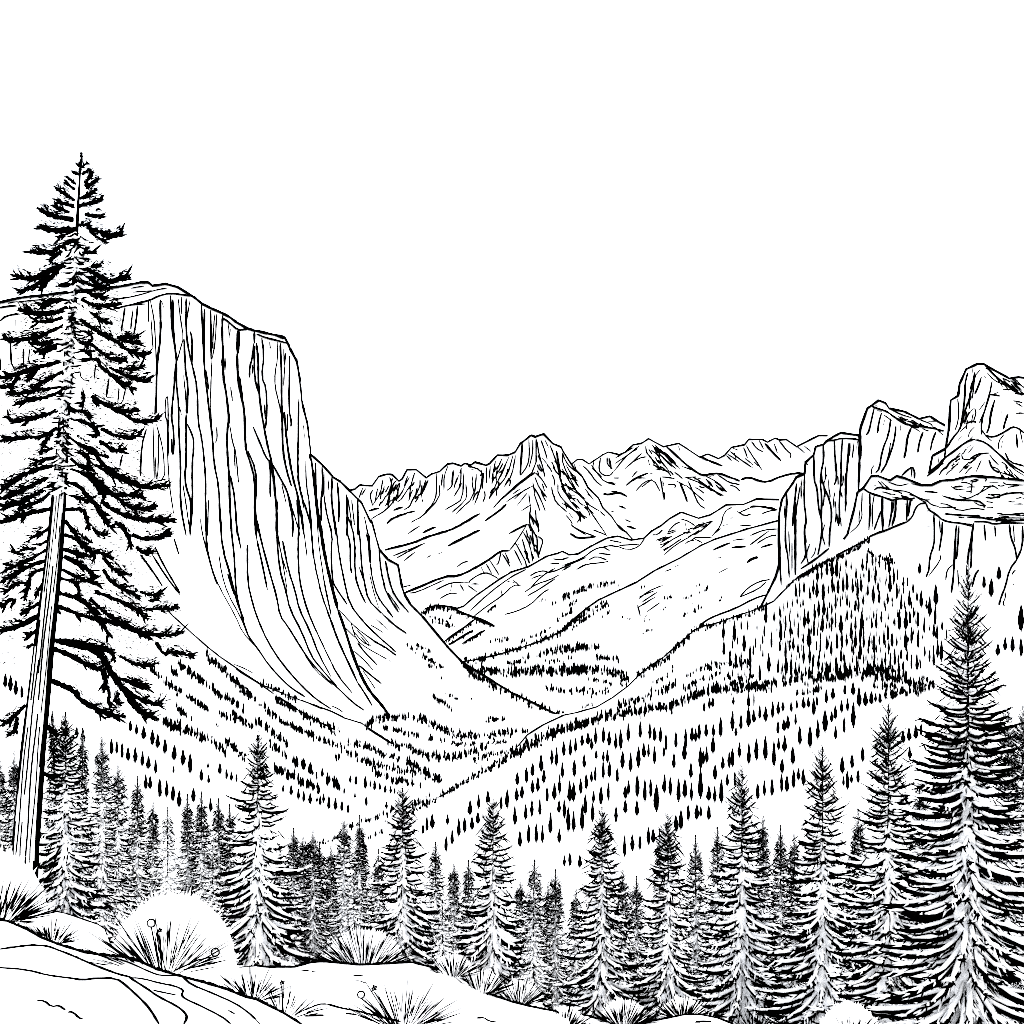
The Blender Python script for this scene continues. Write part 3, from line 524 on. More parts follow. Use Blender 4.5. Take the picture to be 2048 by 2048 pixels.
def place_individuals(text, label, group):
    global n_ind
    for ln in text.split('\n'):
        c, rest = ln.split(' ', 1); ox, oy = CROP[c]
        for q in rest.split():
            x, y0, y1 = [float(a) for a in q.split(',')]
            px, ya, yb = ox + x * K, oy + y0 * K, oy + y1 * K
            h = ghit(px, yb)
            if h is None or n_ind >= 300: continue
            H = (yb - ya) * h[1] / F
            o = bpy.data.objects.new('small_conifer', proto_mesh[random.randrange(8)]); C.objects.link(o)
            o.location = h; w = random.uniform(.95, 1.35) * np.clip(34 / (yb - ya), .8, 1.25)
            o.scale = (H * w, H * w, H); o.rotation_euler = (0, 0, random.uniform(0, 6.28))
            tag(o, label, 'conifer', group); n_ind += 1
place_individuals(INDR, 'small dark conifer on the bare slope under the plateau wall', 'small conifers under the plateau wall')
place_individuals(INDL, 'small dark conifer among the rows on the left hillside', 'small conifers on the left hillside')
place_individuals(IND, 'small dark conifer dotted on the open snowy right hillside', 'small conifers on the open right hillside')

# distant rows of trees that read as textured bands
def bands(mb, c, text, mul=1.0):
    for ln in text.replace('\n', ';').split(';'):
        ln = ln.strip()
        if not ln: continue
        h, dens, rest = ln.split(' ', 2); h = float(h); dens = float(dens)
        p = pts(c, rest)
        L = sum(math.hypot(b[0] - a[0], b[1] - a[1]) for a, b in zip(p[:-1], p[1:]))
        n = int(L / 3.9 * dens * mul)
        d = densify(p, 2.0)
        for _ in range(n):
            x, y = d[random.randrange(len(d))]
            hh = h * random.uniform(.55, 1.35)
            x += random.uniform(-2, 2); y += random.gauss(0, h * (.18 if dens < 1.35 else .28)) + hh / 2
            q = ghit(x, y)
            if q is None: continue
            add_spindle(mb, q, hh * q[1] / F, random.uniform(.85, 1.3) * min(1.9, max(1.0, 15 / hh)))
fb = MB()
bands(fb, 'c7', '''12 1 690,1450 800,1405 870,1430;10 1 770,1510 870,1540 950,1560;7 1.6 900,1420 1000,1460 1100,1500 1220,1560;6 1.2 870,1680 1000,1590 1090,1510;6 1.2 900,1690 1080,1590;6 1.2 1000,1690 1150,1610;10 1.3 1210,1670 1350,1650;8 1 1440,1670 1560,1620 1660,1570;8 1.2 1700,1510 1830,1440
10 1.4 1760,1340 1850,1290 1932,1280;8 1 1810,1390 1870,1360;10 1.8 1000,1820 1150,1795 1420,1720 1600,1660 1750,1590 1860,1500 1932,1450;14 .8 1450,1790 1700,1730 1932,1700;10 1 1310,1830 1500,1820;14 1.5 1050,1870 1300,1900 1600,1890 1932,1890;8 1.5 580,1690 700,1780 850,1860;8 1.2 640,1690 750,1740;8 1 720,1850 850,1865
7 1 1190,1440 1250,1400;7 1 1570,1360 1620,1345;8 1.2 1680,1380 1710,1375;9 .8 900,1480 940,1490;10 1.4 690,1450 800,1405 900,1425;9 1 760,1480 900,1530''', 1.3)
bands(fb, 'c8', '''10 1.4 0,1340 110,1290 280,1230 450,1225;12 1 0,1470 80,1430;8 1.2 50,1390 120,1350;9 1.5 0,1590 180,1440 350,1370;9 1 30,1600 200,1480 350,1390;14 1.2 0,1710 280,1710;14 1 260,1790 430,1800;14 1.5 0,1880 300,1870 460,1910;8 1 300,1480 390,1430;7 1 440,1365 460,1370;6 1 460,1490 535,1505
7 1 605,1265 660,1245;7 1 990,1250 1040,1240;9 1 1030,1300 1105,1265;9 1.2 910,1345 985,1320;9 1.4 920,1475 1050,1405;8 1 1180,1350 1220,1335;6 1 985,1375 1000,1370;7 1 740,1430 790,1410;9 1.2 600,1620 690,1560;8 1 610,1520 660,1500;9 1 780,1340 860,1330;6 1 840,1235 850,1235;7 1 1135,1400 1145,1400
11 2.2 560,1932 780,1800 913,1665 1000,1585 1070,1550;10 1.8 1070,1560 1160,1540 1300,1490 1440,1450 1550,1400;9 1 1700,1260 1800,1180 1932,1110''')
bands(fb, 'c12', '''14 1.8 0,240 150,230 400,220 580,230 700,230 880,300;12 1.6 230,350 450,385 720,390;10 1.2 570,290 700,310 830,330;12 1.6 0,410 150,470 290,530;12 1 0,690 130,690;9 1 300,540 420,550;9 1.1 520,510 600,480;12 1 640,130 810,130;9 1 420,130 460,130;10 1 250,155 360,155;11 1 0,160 130,160;13 1 230,90 660,50''')
bands(fb, 'c11', '''12 2 830,560 930,510 1100,500 1230,510 1400,590 1500,640 1700,640 1932,620;12 1.2 950,580 1100,610 1220,640;12 1.2 1280,660 1430,680;8 1.4 1470,700 1650,710 1932,680;14 1.7 1000,690 1150,730 1280,790 1450,800 1600,780 1750,720;10 1.5 1640,830 1932,740;10 1.6 0,240 150,290 300,370;11 1 1310,320 1480,440;12 1.4 1740,520 1880,520
7 1 1420,320 1520,370;8 1 1620,370 1640,372;9 1 1395,200 1410,210;12 1.8 1570,110 1640,180 1750,240 1900,320;10 1 1690,130 1932,180''', 1.35)
tag(fb.build('distant_forest'), 'tiny dark tree bands along the valley floor and the far hill edges', 'forest', kind='stuff')
lb = MB()
bands(lb, 'c11', '''12 1.8 150,370 300,450 480,550 630,610;14 1.3 20,400 200,540 430,640 620,720;16 1.2 0,520 100,600 240,700;16 1.1 100,690 230,800;12 1.5 700,690 850,730 990,790 1080,820;14 1.4 640,740 780,800 860,840;12 1.5 880,850 1000,880 1200,920;14 1.3 880,910 1050,980 1200,1000;14 1.9 1130,830 1300,930 1400,980;18 1.1 280,820 340,860
18 1.3 130,880 300,960 470,1050;14 1 600,800 640,800;16 1 560,960 630,1030;13 1 420,910 470,950''', 1.6)
bands(lb, 'c3', '''14 1.1 1130,210 1300,350 1450,440 1600,540;16 1.1 1350,170 1500,280 1650,400 1850,520;14 1.6 1550,100 1700,230 1850,380 1932,450;13 1 1320,490 1450,600;16 1.4 1230,610 1450,690 1600,760 1700,830;16 1 1750,540 1900,650;16 1 1280,210 1340,270;17 1 1640,540 1780,600;13 1.5 1700,750 1850,880;10 1 1630,640 1665,660''', 1.6)
tag(lb.build('left_slope_forest'), 'thin rows of tiny dark trees across the left hillside', 'forest', kind='stuff')
rb = MB()
bands(rb, 'c12', '''15 2.6 0,860 130,800 250,730 350,680 500,640 640,590 800,550 960,530 1200,490 1350,430 1500,360 1700,330 1932,330;15 1.5 60,810 250,710 500,620;14 1.6 640,590 800,500 1000,430 1240,330;12 1.3 1270,370 1400,310 1580,240;12 1.7 1300,280 1410,220 1550,180 1800,170;11 1.2 1060,330 1190,250;9 1 1210,220 1240,200;14 2 1500,370 1700,370 1932,360;14 1.2 1600,270 1820,260;14 2 0,870 100,830''')
bands(rb, 'c10', '''17 1.7 0,1000 200,970 450,950 700,920 900,950 1100,980 1250,1000;15 .9 300,1000 600,940 850,900 1050,920;15 1.3 180,1080 400,1040;15 1.4 780,1020 1000,1040 1220,1040;14 .7 450,900 700,900 950,900;15 1.2 920,1080 1150,1060;12 2 760,20 830,40 950,90''')
bands(rb, 'c9', '''9 2.2 230,1720 340,1650 500,1570 620,1510 760,1430;10 1.4 340,1660 500,1580 640,1510''')
bands(rb, 'c11', '''10 1.4 340,1480 520,1440 640,1400;12 1.2 690,1330 760,1310 900,1260 1030,1210;11 2.4 1400,1095 1560,1000 1680,930;12 2.4 1680,930 1800,870 1932,790;12 1.6 1130,1190 1320,1110;9 1.6 1180,1230 1400,1100;12 1 840,1420 950,1360''')
poly = [(1440, 1262), (1536, 1222), (1590, 1172), (1655, 1135), (1740, 1110), (1790, 1130), (1830, 1172), (1870, 1215), (1898, 1255), (1885, 1305), (1830, 1338), (1720, 1338), (1600, 1345), (1500, 1345), (1450, 1310)]
def inside(x, y):
    r = False; j = len(poly) - 1
    for i in range(len(poly)):
        (xi, yi), (xj, yj) = poly[i], poly[j]
        if (yi > y) != (yj > y) and x < (xj - xi) * (y - yi) / (yj - yi) + xi: r = not r
        j = i
    return r
placed = []
for _ in range(16000):
    x = random.uniform(1440, 1900); y = random.uniform(1105, 1350)
    if not inside(x, y): continue
    gx_ = 6.7 if x > 1560 else 11
    if any(abs(x - a) < gx_ and abs(y - b) < 29 for a, b in placed): continue
    placed.append((x, y))
for x, y in placed:
    hh = random.uniform(20, 46)
    q = ghit(x, y + hh * .5)
    if q is None: continue
    add_spindle(rb, q, hh * q[1] / F, random.uniform(.6, .95))
    # two or three slimmer companions below, following the fall line
    fall = np.interp(x, [1536, 1720, 1880], [-.25, -.12, -.75])
    for k in range(1, 3):
        if random.random() < .55:
            q = ghit(x + fall * 17 * k + random.uniform(-2, 2), y + hh * .5 + 15 * k)
            if q is not None and inside(x + fall * 17 * k, y + 15 * k):
                add_spindle(rb, q, random.uniform(14, 26) * q[1] / F, random.uniform(.5, .8))
tag(rb.build('right_slope_forest'), 'dense streaky forest covering the steep upper right hillside', 'forest', kind='stuff')

# ------------------------------------------------------------------ foreground ground and ledges
def grow(px, d):
    b = np.interp(px, [-300, 0, 500, 700, 900, 1100, 1300, 2400], [1870, 1870, 1935, 1945, 1990, 2050, 2095, 2110])
    if d < 100:
        b += (100 - d) * np.interp(px, [0, 1100, 1400, 2048], [0, .5, 4, 5.6])
    return float(b)
gm = MB(); xs = np.linspace(-500, 2600, 40); ds = [26, 28, 32, 40, 52, 66, 82, 100, 130, 170, 220, 290, 380, 500, 640, 760]
gv = [P(x, grow(x, d) + (60 * (d - 380) / 380 if d > 380 else 0), d) for d in ds for x in xs]
gf = []
for j in range(len(ds) - 1):
    for i in range(39):
        a = j * 40 + i
        gf += [(a, a + 1, a + 41), (a, a + 41, a + 40)]
gm.add(gv, gf, 0)
tag(gm.build('forest_ground'), 'steep white ground under the front row of firs', 'ground', kind='structure')

l1_top = pts('c4', '-300,1120 0,1150 60,1160 130,1190 200,1220 300,1280 440,1335 620,1390 740,1410 950,1430 1050,1460 1180,1520 1350,1570 1500,1610 1700,1670 1850,1730 1932,1750') + pts('c13', '100,1800 200,1850 330,1932 480,2010')
l1 = Sheet('rock_ledge', wd(l1_top, 17, 16, 14, 13), wd([(-200, 2160), (300, 2180), (700, 2160)], 10, 10, 10.5), nv=16, step=6)
l1.edge(8.5, -20, 700, .3)
l1.ink(strokes('c4', '''5 0,1370 110,1355 230,1340 350,1345 450,1380 600,1440 750,1505 900,1560 1000,1585;4.5 1000,1585 1090,1595 1200,1625 1330,1650 1390,1680 1370,1710 1390,1740 1500,1790 1680,1880 1740,1932;5 0,1510 200,1525 370,1570 540,1590 630,1605 730,1590 880,1590 950,1640 1080,1760 1140,1830 1200,1932
5 980,1585 1100,1660 1200,1730 1340,1800 1400,1850 1415,1890 1390,1932;T 1160,1680 1250,1700 1330,1715;T 890,1440 1000,1480 1150,1550 1220,1570 1330,1570;4.5 1380,1580 1450,1640 1600,1700 1780,1780 1880,1850 1932,1900;4.5 275,1760 340,1760 390,1805 450,1795 495,1830;4.5 515,1845 555,1845 600,1890 625,1895;4.5 1725,1830 1775,1860'''))
l1.ink(strokes('c13', 'T 0,1900 30,1935'))
l1.finish('smooth pale rock ledge with cracks in the bottom left corner', 'rock')
l0 = Sheet('rock_shelf', wd(pts('c4', '0,1240 100,1170 270,1100 400,1080 500,1100 620,1140 740,1180 790,1215 860,1420 900,1500'), 19, 19, 17.5), wd([(20, 2000), (240, 2010)], 15.5, 15.5), nv=8, step=6)
l0.edge(3.6, 75, 215)
l0.finish('low rock shelf behind the grass tuft at the left', 'rock')
l2 = Sheet('rock_outcrop', wd(pts('c4', '1450,1680 1550,1590 1640,1540 1740,1510 1880,1500') + pts('c13', '0,1495 80,1505 290,1505 420,1470 500,1465 620,1475 780,1490 1000,1480 1170,1470 1330,1510 1480,1560 1600,1620 1700,1690 1932,1770') + pts('c14', '120,1800 240,1825 330,1840 430,1900'), 20, 23, 23, 22), wd([(400, 2200), (800, 2220), (1150, 2160)], 13.5, 13, 14), nv=14, step=6)
l2.edge(8, 512, 1120, .3); l2.edge(3.6, 400, 512)
l2.ink(strokes('c13', '''T 340,1527 410,1535;T 425,1538 465,1543;T 735,1568 810,1570;T 730,1610 775,1607;T 790,1610 825,1625;T 370,1830 470,1785 540,1785;5 540,1785 640,1815 780,1840 900,1870 1000,1895 1090,1915;T 680,1855 755,1865;T 400,1870 510,1865;T 1665,1890 1720,1885 1760,1915 1820,1920;6 950,1885 1085,1915'''))
l2.finish('rounded pale rock outcrop below the firs at bottom centre', 'rock')
l3 = Sheet('low_boulder', wd(pts('c14', '400,1850 570,1872 700,1910 780,1945 900,1945 1000,1925 1180,1890 1300,1865 1430,1865 1550,1890 1650,1930 1800,2000'), 24, 24), wd([(1100, 2200), (1600, 2200)], 17, 17), nv=8, step=6)
l3.edge(6.5, 1160, 1470, .3)
l3.ink(strokes('c14', 'T 1385,1915 1500,1915;T 1380,1922 1420,1922'))
l3.finish('low pale boulder at the bottom edge right of the outcrop', 'rock')

# ------------------------------------------------------------------ the big leaning pine
PD = 39.0
pine = empty('pine_tree', P(50, 1870, PD))
tag(pine, 'tall leaning old pine with bare lower trunk and ragged sweeping branches at the left edge', 'pine tree')
ploc = P(50, 1870, PD)
tr = MB()
ax = [(44, 1880, 26), (50, 1700, 24), (66, 1500, 21.5), (89, 1280, 17), (108, 1112, 14.5), (121, 953, 11.5), (128, 834, 9), (139, 704, 9), (149, 571, 5.5), (154, 452, 3.6), (158, 380, 2.4), (163, 305, 1.2)]
axd = np.array([(x, y, r) for x, y, r in ax], float)
yy = np.linspace(1880, 305, 60)
axx = np.interp(yy[::-1], axd[::-1, 1], axd[::-1, 0])[::-1]; axr = np.interp(yy[::-1], axd[::-1, 1], axd[::-1, 2])[::-1]
cen = np.array([P(a, b, PD) for a, b in zip(axx, yy)]); rad = axr * PD / F
tr.tube(cen[:49], rad[:49] * .96, 0, 16)
tr.tube(cen[47:], np.maximum(rad[47:], 1.5 * PD / F), 1, 8)
def bark(az, i0, i1, w):
    i = np.arange(i0, i1)
    a = az + .05 * np.sin(i * .7 + az * 9)
    p = cen[i] + np.stack([np.cos(a) * rad[i], np.sin(a) * rad[i], np.zeros(len(i))], axis=1)
    tr.tube(p, w * PD / F * np.minimum(1, rad[i] / rad[0] * 1.6), 1, 5)
for az, w in ((math.pi * 1.02, 3.6), (math.pi * 1.98, 3.6), (.12, 3.6), (math.pi * .9, 3.2), (-.25, 2.6), (math.pi * 1.1, 2.2)):
    bark(az, 0, 49, w)
k = 0
for az in np.linspace(math.pi * 1.14, math.pi * 1.88, 7).tolist() + np.linspace(.4, 2.7, 9).tolist():
    i = random.randint(0, 2)
    while i < 46:
        n = random.randint(6, 18)
        bark(az + random.uniform(-.05, .05), i, min(49, i + n), random.uniform(1.1, 1.9)); i += n - random.randint(-1, 2)
tr.build('trunk', pine, ploc)
BR = [('c1', '''5 618,95 615,170 600,260;7 640,350 700,320 750,285;8 600,440 660,420 735,365;8 590,500 700,470 780,445;9 640,560 700,575 780,570;7 560,370 520,340 490,300;7 560,450 480,400 410,350;8 560,500 480,480 425,450;10 550,600 400,580 280,510;7 520,545 390,490;5 600,200 570,170;5 610,210 665,165;6 600,260 540,240;6 620,260 680,215;6 640,330 705,235;6 570,330 500,270
10 570,670 400,690 275,650;9 660,660 740,690 800,710 860,730 930,695;8 680,690 740,740 810,775;7 560,690 430,740;8 560,750 480,790 380,860 225,835;7 620,850 730,850;7 640,840 680,770;6 600,870 650,915;7 470,840 370,905;8 590,640 660,640 690,680;7 480,790 500,840
11 560,920 400,970 280,1040 190,1050 110,1010;8 460,960 370,1050 290,1140;8 440,1000 300,1080 130,1155;10 590,930 700,1000 800,1070 900,1060 975,1020;8 600,990 740,1080;7 690,960 770,945;10 530,1090 440,1100;9 590,1060 700,1100 830,1120;8 600,1120 700,1170 800,1190;9 520,1190 400,1220 280,1245
11 510,1270 400,1310 250,1310 140,1270;8 610,1200 720,1260 800,1250 920,1240;8 470,1340 380,1370 240,1370;8 680,1300 780,1370 850,1390;7 480,1400 350,1460 200,1510 20,1490;8 470,1500 330,1540 210,1530;9 520,1530 400,1550 310,1620;7 430,1570 250,1600;9 590,1340 660,1400 780,1470 880,1520 960,1590 1060,1620 1130,1605
7 880,1490 1050,1490;6 900,1510 1070,1540;7 570,1410 650,1450 700,1480 690,1520 640,1545 570,1520 560,1410;9 500,1650 400,1690 250,1720 80,1790 0,1800;8 290,1720 200,1830;9 490,1740 330,1820 250,1870;8 150,1790 60,1870 0,1850;9 555,1670 640,1660 700,1650 740,1660 760,1720 830,1760 900,1830 1030,1890;8 690,1540 780,1620 870,1670 960,1660
8 830,1720 950,1780 1060,1820 1140,1810;7 900,1720 1000,1740 1100,1700;7 560,1600 620,1585 680,1600 690,1650;6 40,1470 10,1480;8 620,1250 630,1280'''),
      ('c2', '''8 480,50 350,100 110,145;8 480,180 300,250 100,290 40,240;9 430,330 330,400 180,400 0,430;7 400,370 310,470;6 440,470 290,520;7 450,540 330,570 230,605;10 400,610 200,670 100,740 0,800;9 420,670 200,790 0,870;9 410,750 200,870 0,950;8 400,800 300,890 130,945;10 390,940 200,980 0,1050;8 190,990 160,1050;7 480,20 250,50 40,85
8 430,1020 340,1120 220,1160;6 380,1170 290,1220;7 370,1240 250,1310 100,1380 0,1430;9 350,1330 220,1370 0,1500;8 340,1390 230,1430 220,1520 180,1640;8 330,1500 260,1600;8 320,1640 150,1740;11 300,1740 150,1830 0,1860;8 290,1850 180,1932;7 230,1500 130,1500 20,1590;7 120,1620 80,1690;8 100,1620 0,1680;7 180,1290 80,1260;6 270,1240 150,1250
9 515,250 640,290 720,330 750,380 690,400;8 530,200 640,210 690,260;9 690,90 830,180 960,210 1050,190;9 900,210 1050,300 1200,260;8 770,340 860,390 980,410 1070,380;8 520,400 600,460 700,490;8 520,490 660,540 680,640;8 530,560 620,640 720,650;9 750,430 860,510 960,490;8 530,640 700,700 820,790;10 680,480 800,640 950,720 1110,790 1290,760
8 720,610 860,700 1000,760;10 720,740 860,840 960,920 1050,950 1190,920;7 740,830 900,830 1110,860;10 500,740 600,770 660,850 740,930 810,1070 870,1080;7 510,830 640,880 700,890;8 490,950 630,940 660,1040 680,1100;10 770,890 850,950 960,1000 1150,1040 1320,1020;8 700,1080 740,1140 820,1130;9 870,1050 930,1080 980,1180 990,1250;9 1000,1140 1100,1180 1300,1130
8 1030,1230 1080,1280 1180,1260;9 490,1030 560,1120 640,1230 720,1290 700,1340;8 490,1140 580,1170 640,1240;9 480,1250 600,1280 690,1310;12 480,1300 600,1360 690,1420 710,1470;9 470,1400 600,1470 760,1510;8 460,1470 560,1490 600,1540 590,1620;10 450,1580 600,1620 700,1700 760,1800 850,1920;10 440,1680 600,1740 730,1780 830,1790 1000,1850 1150,1932
8 720,1260 860,1320;9 780,1400 840,1500 960,1560 1060,1620;9 720,1570 860,1620 1000,1680 1120,1780;7 1060,1570 1150,1600 1240,1580;8 1100,1700 1240,1700 1360,1690;8 680,1620 760,1700 880,1790 1000,1830;8 780,1310 870,1420 1000,1440;7 700,1200 620,1150;8 1000,1850 1200,1900 1280,1890;8 820,550 700,520;7 420,1690 460,1740;9 580,1740 610,1790
8 640,680 700,740 800,860;8 930,730 1050,770;7 620,60 640,120 600,180;8 700,120 750,170;7 1130,1640 1200,1620;8 1270,1900 1390,1870'''),
      ('c3', '''12 430,10 600,50 720,80 800,170 850,260 900,330 960,420 1050,550 1200,600;11 410,5 560,10 700,50 840,80 870,170;12 390,65 520,110 680,200 790,230 800,330 780,400;12 370,300 560,380 600,450 720,520 850,570 950,580;8 900,120 1050,200 1200,175;9 920,350 1050,450 1190,490 1240,440;8 860,280 960,310 1140,360;8 1180,20 1240,120 1300,80 1460,130
8 190,490 100,590 0,650;8 130,580 120,690 50,720;9 340,640 440,730;7 800,340 830,400 810,470 840,500;8 900,400 860,450 920,500;7 720,530 800,600;8 250,30 200,60;7 970,320 1050,360 1110,370;9 1000,470 1080,560 1110,600;8 320,1000 410,1050''')]
cr = MB()
for c, text in BR:
    for w, p in strokes(c, text):
        q = densify(smooth(p), 5.0); n = len(q)
        L = sum(math.hypot(b[0] - a[0], b[1] - a[1]) for a, b in zip(q[:-1], q[1:]))
        t0 = float(np.interp(q[0][1], axd[::-1, 1], axd[::-1, 0]))
        far0 = abs(q[0][0] - t0)                       # how far from the trunk the piece starts
        side = random.uniform(-.55, .55)
        pp, rr = [], []
        for i, (x, y) in enumerate(q):
            off = side * abs(x - t0) * PD / F
            d = PD + off - .1
            pp.append(P(x, y, d))
            f = i / max(1, n - 1)
            rr.append(w * .45 * PD / F * (1 - .45 * max(0, f - .75) / .25) * random.uniform(.7, 1.25))
        cr.tube(pp, rr, 1, 5)
        # needle tufts on the outer part
        b, t = [], []
        for i in range(n - 1):
            x, y = q[i]; away = abs(x - t0)
            if away < 26 and y > 560: continue
            dx, dy = q[i + 1][0] - x, q[i + 1][1] - y; m = math.hypot(dx, dy) + 1e-6; dx, dy = dx / m, dy / m
            for _ in range(3):
                s = random.choice((-1, 1)); an = random.uniform(.15, .8) * s
                ux = dx * math.cos(an) - dy * math.sin(an); uy = dx * math.sin(an) + dy * math.cos(an)
                ln = random.uniform(8, 21) * (1 if y > 430 else .6)
                if uy > .3: ln *= .55
                d0 = pp[i][1]
                o = random.uniform(-w * .3, w * .3)
                b.append(P(x + o, y + o, d0)); t.append(P(x + o + ux * ln, y + o + uy * ln, d0 + random.uniform(-.15, .15)))
        cr.spikes(b, t, random.uniform(1.3, 1.9) * PD / F)
        # finger-like twigs ending the bough
        if L > 26:
            for _ in range(int(L / 15)):
                i = int((n - 2) * random.uniform(.35, 1.0) ** .8); x, y = q[i]
                if abs(x - t0) < 22 and y > 560: continue
                dx, dy = q[i + 1][0] - x, q[i + 1][1] - y; m = math.hypot(dx, dy) + 1e-6; dx /= m; dy /= m
                an = random.choice((-1, 1)) * random.uniform(.25, .75); ux = dx * math.cos(an) - dy * math.sin(an); uy = dx * math.sin(an) + dy * math.cos(an)
                ln = random.uniform(12, 30) * (1 if y > 430 else .55); dd = pp[i][1] + random.uniform(-.4, .4)
                e = [P(x + ux * ln * k_, y + uy * ln * k_ - 3.5 * k_ * k_, dd) for k_ in (0, .35, .7, 1)]
                cr.tube(e, np.array([1.5, 2.3, 2.1, .6]) * random.uniform(.8, 1.25) * PD / F, 1, 5)
        # finer needles lying in sprays above and beyond the bough
        b, t = [], []
        if L > 30:
            for _ in range(int(L * .85)):
                i = int((n - 2) * random.uniform(.3, 1.0)); x, y = q[i]
                if abs(x - t0) < 24 and y > 560: continue
                dx, dy = q[i + 1][0] - x, q[i + 1][1] - y; m = math.hypot(dx, dy) + 1e-6
                an = random.uniform(-.35, .35) + .12; ux = dx / m; uy = dy / m
                ux, uy = ux * math.cos(an) - uy * math.sin(an), ux * math.sin(an) + uy * math.cos(an)
                o = random.uniform(-17, 6); ln = random.uniform(6, 16)
                b.append(P(x, y + o, pp[i][1] + random.uniform(-.3, .3))); t.append(P(x + ux * ln, y + o + uy * ln, pp[i][1] + random.uniform(-.3, .3)))
            cr.spikes(b, t, 1.05 * PD / F)
# scattered fine twig stipple inside the lower crown
b, t = [], []
for _ in range(2200):
    y = random.uniform(520, 1330); x0 = float(np.interp(y, axd[::-1, 1], axd[::-1, 0])); s = random.choice((-1, 1, 1))
    reach = np.interp(y, [520, 700, 900, 1100, 1250, 1330], [70, 120, 170, 200, 230, 200])
    x = x0 + s * random.uniform(.25, .95) * reach
    if s < 0: x = max(x, -10)
    d = PD + random.uniform(-1.5, 1.5); a = random.uniform(.0, .7); ln = random.uniform(4, 11)
    b.append(P(x, y, d)); t.append(P(x + s * ln * math.cos(a), y + ln * math.sin(a) * random.choice((1, 1, -.5)), d))
cr.spikes(b, t, 1.15 * PD / F)
for y in np.arange(470, 985, 7.0):
    x0 = float(np.interp(y, axd[::-1, 1], axd[::-1, 0]))
    for k_ in range(5):
        s_ = random.choice((-1, 1)); a = random.uniform(-.2, 1.0); ln = random.uniform(10, 30); d = PD - random.uniform(.45, .9)
        xa, ya = x0 + random.uniform(-9, 9), y + random.uniform(-5, 5)
        e = [P(xa, ya, d), P(xa + s_ * ln * .5 * math.cos(a), ya + ln * .5 * math.sin(a) + 1.5, d - .1), P(xa + s_ * ln * math.cos(a), ya + ln * math.sin(a) * .8, d - .2)]
        wh = random.random() < .42
        cr.tube(e, np.array([1.4, 2.3, .5]) * (1.25 if wh else 1.0) * PD / F, 0 if wh else 1, 5)
cr.build('crown', pine, ploc)

# ------------------------------------------------------------------ fir trees
def bough_template(seed, thick, needles, nlen, wt=1.0, wn=0):
    """unit bough along +x, sagging and lifting at the tip, with spiky needles"""
    r = random.Random(seed); mb = MB()
    s = np.linspace(0, 1, 6)
    z = .42 * s * s
    p = np.stack([s, np.array([r.uniform(-.03, .03) * q for q in s]), z], axis=1)
    prof = np.array([.30, .7, 1.0, .95, .75, .12])
    mb.tube(p, thick * prof * np.array([r.uniform(.7, 1.3) for _ in s]), 1, 4)
    top = p[:5] + np.array([0, 0, thick * 1.15])           # snowy upper side
    mb.tube(top, wt * thick * np.array([.35, .7, .82, .8, .25]), 0, 4)
    b, t = [], []
    for i in range(needles):
        q = r.uniform(.15, 1.0); an = r.uniform(.25, .9) * r.choice((-1, 1)); L = nlen * r.uniform(.6, 1.3) * (1 - .3 * q)
        up = r.uniform(-.75, .65)
        b.append((q, 0, .42 * q * q)); t.append((q + L * math.cos(an), L * math.sin(an), .42 * q * q + L * (up + .45 * q)))
    mb.spikes(b, t, thick * .40)
    b, t = [], []
    for i in range(wn):                                     # snow-white twig ends
        q = r.uniform(.2, 1.0); an = r.uniform(.2, .9) * r.choice((-1, 1)); L = nlen * r.uniform(.5, 1.2); up = r.uniform(-.5, .5)
        b.append((q, 0, .42 * q * q + thick)); t.append((q + L * math.cos(an), L * math.sin(an), .42 * q * q + thick + L * (up + .45 * q)))
    if b: mb.spikes(b, t, thick * .55, 0)
    return np.concatenate(mb.v), np.concatenate(mb.f), np.concatenate(mb.m)
BT = {'bold_low': [bough_template(50 + i, .050, 14, .2, 1.12, 5) for i in range(10)], 'fine_low': [bough_template(150 + i, .036, 11, .19, 1.15, 4) for i in range(10)],
      'bold': [bough_template(i, .052, 18, .22) for i in range(10)],
      'fine': [bough_template(100 + i, .036, 14, .2) for i in range(10)],
      'pale': [bough_template(200 + i, .026, 10, .2, 2.0, 7) for i in range(10)]}

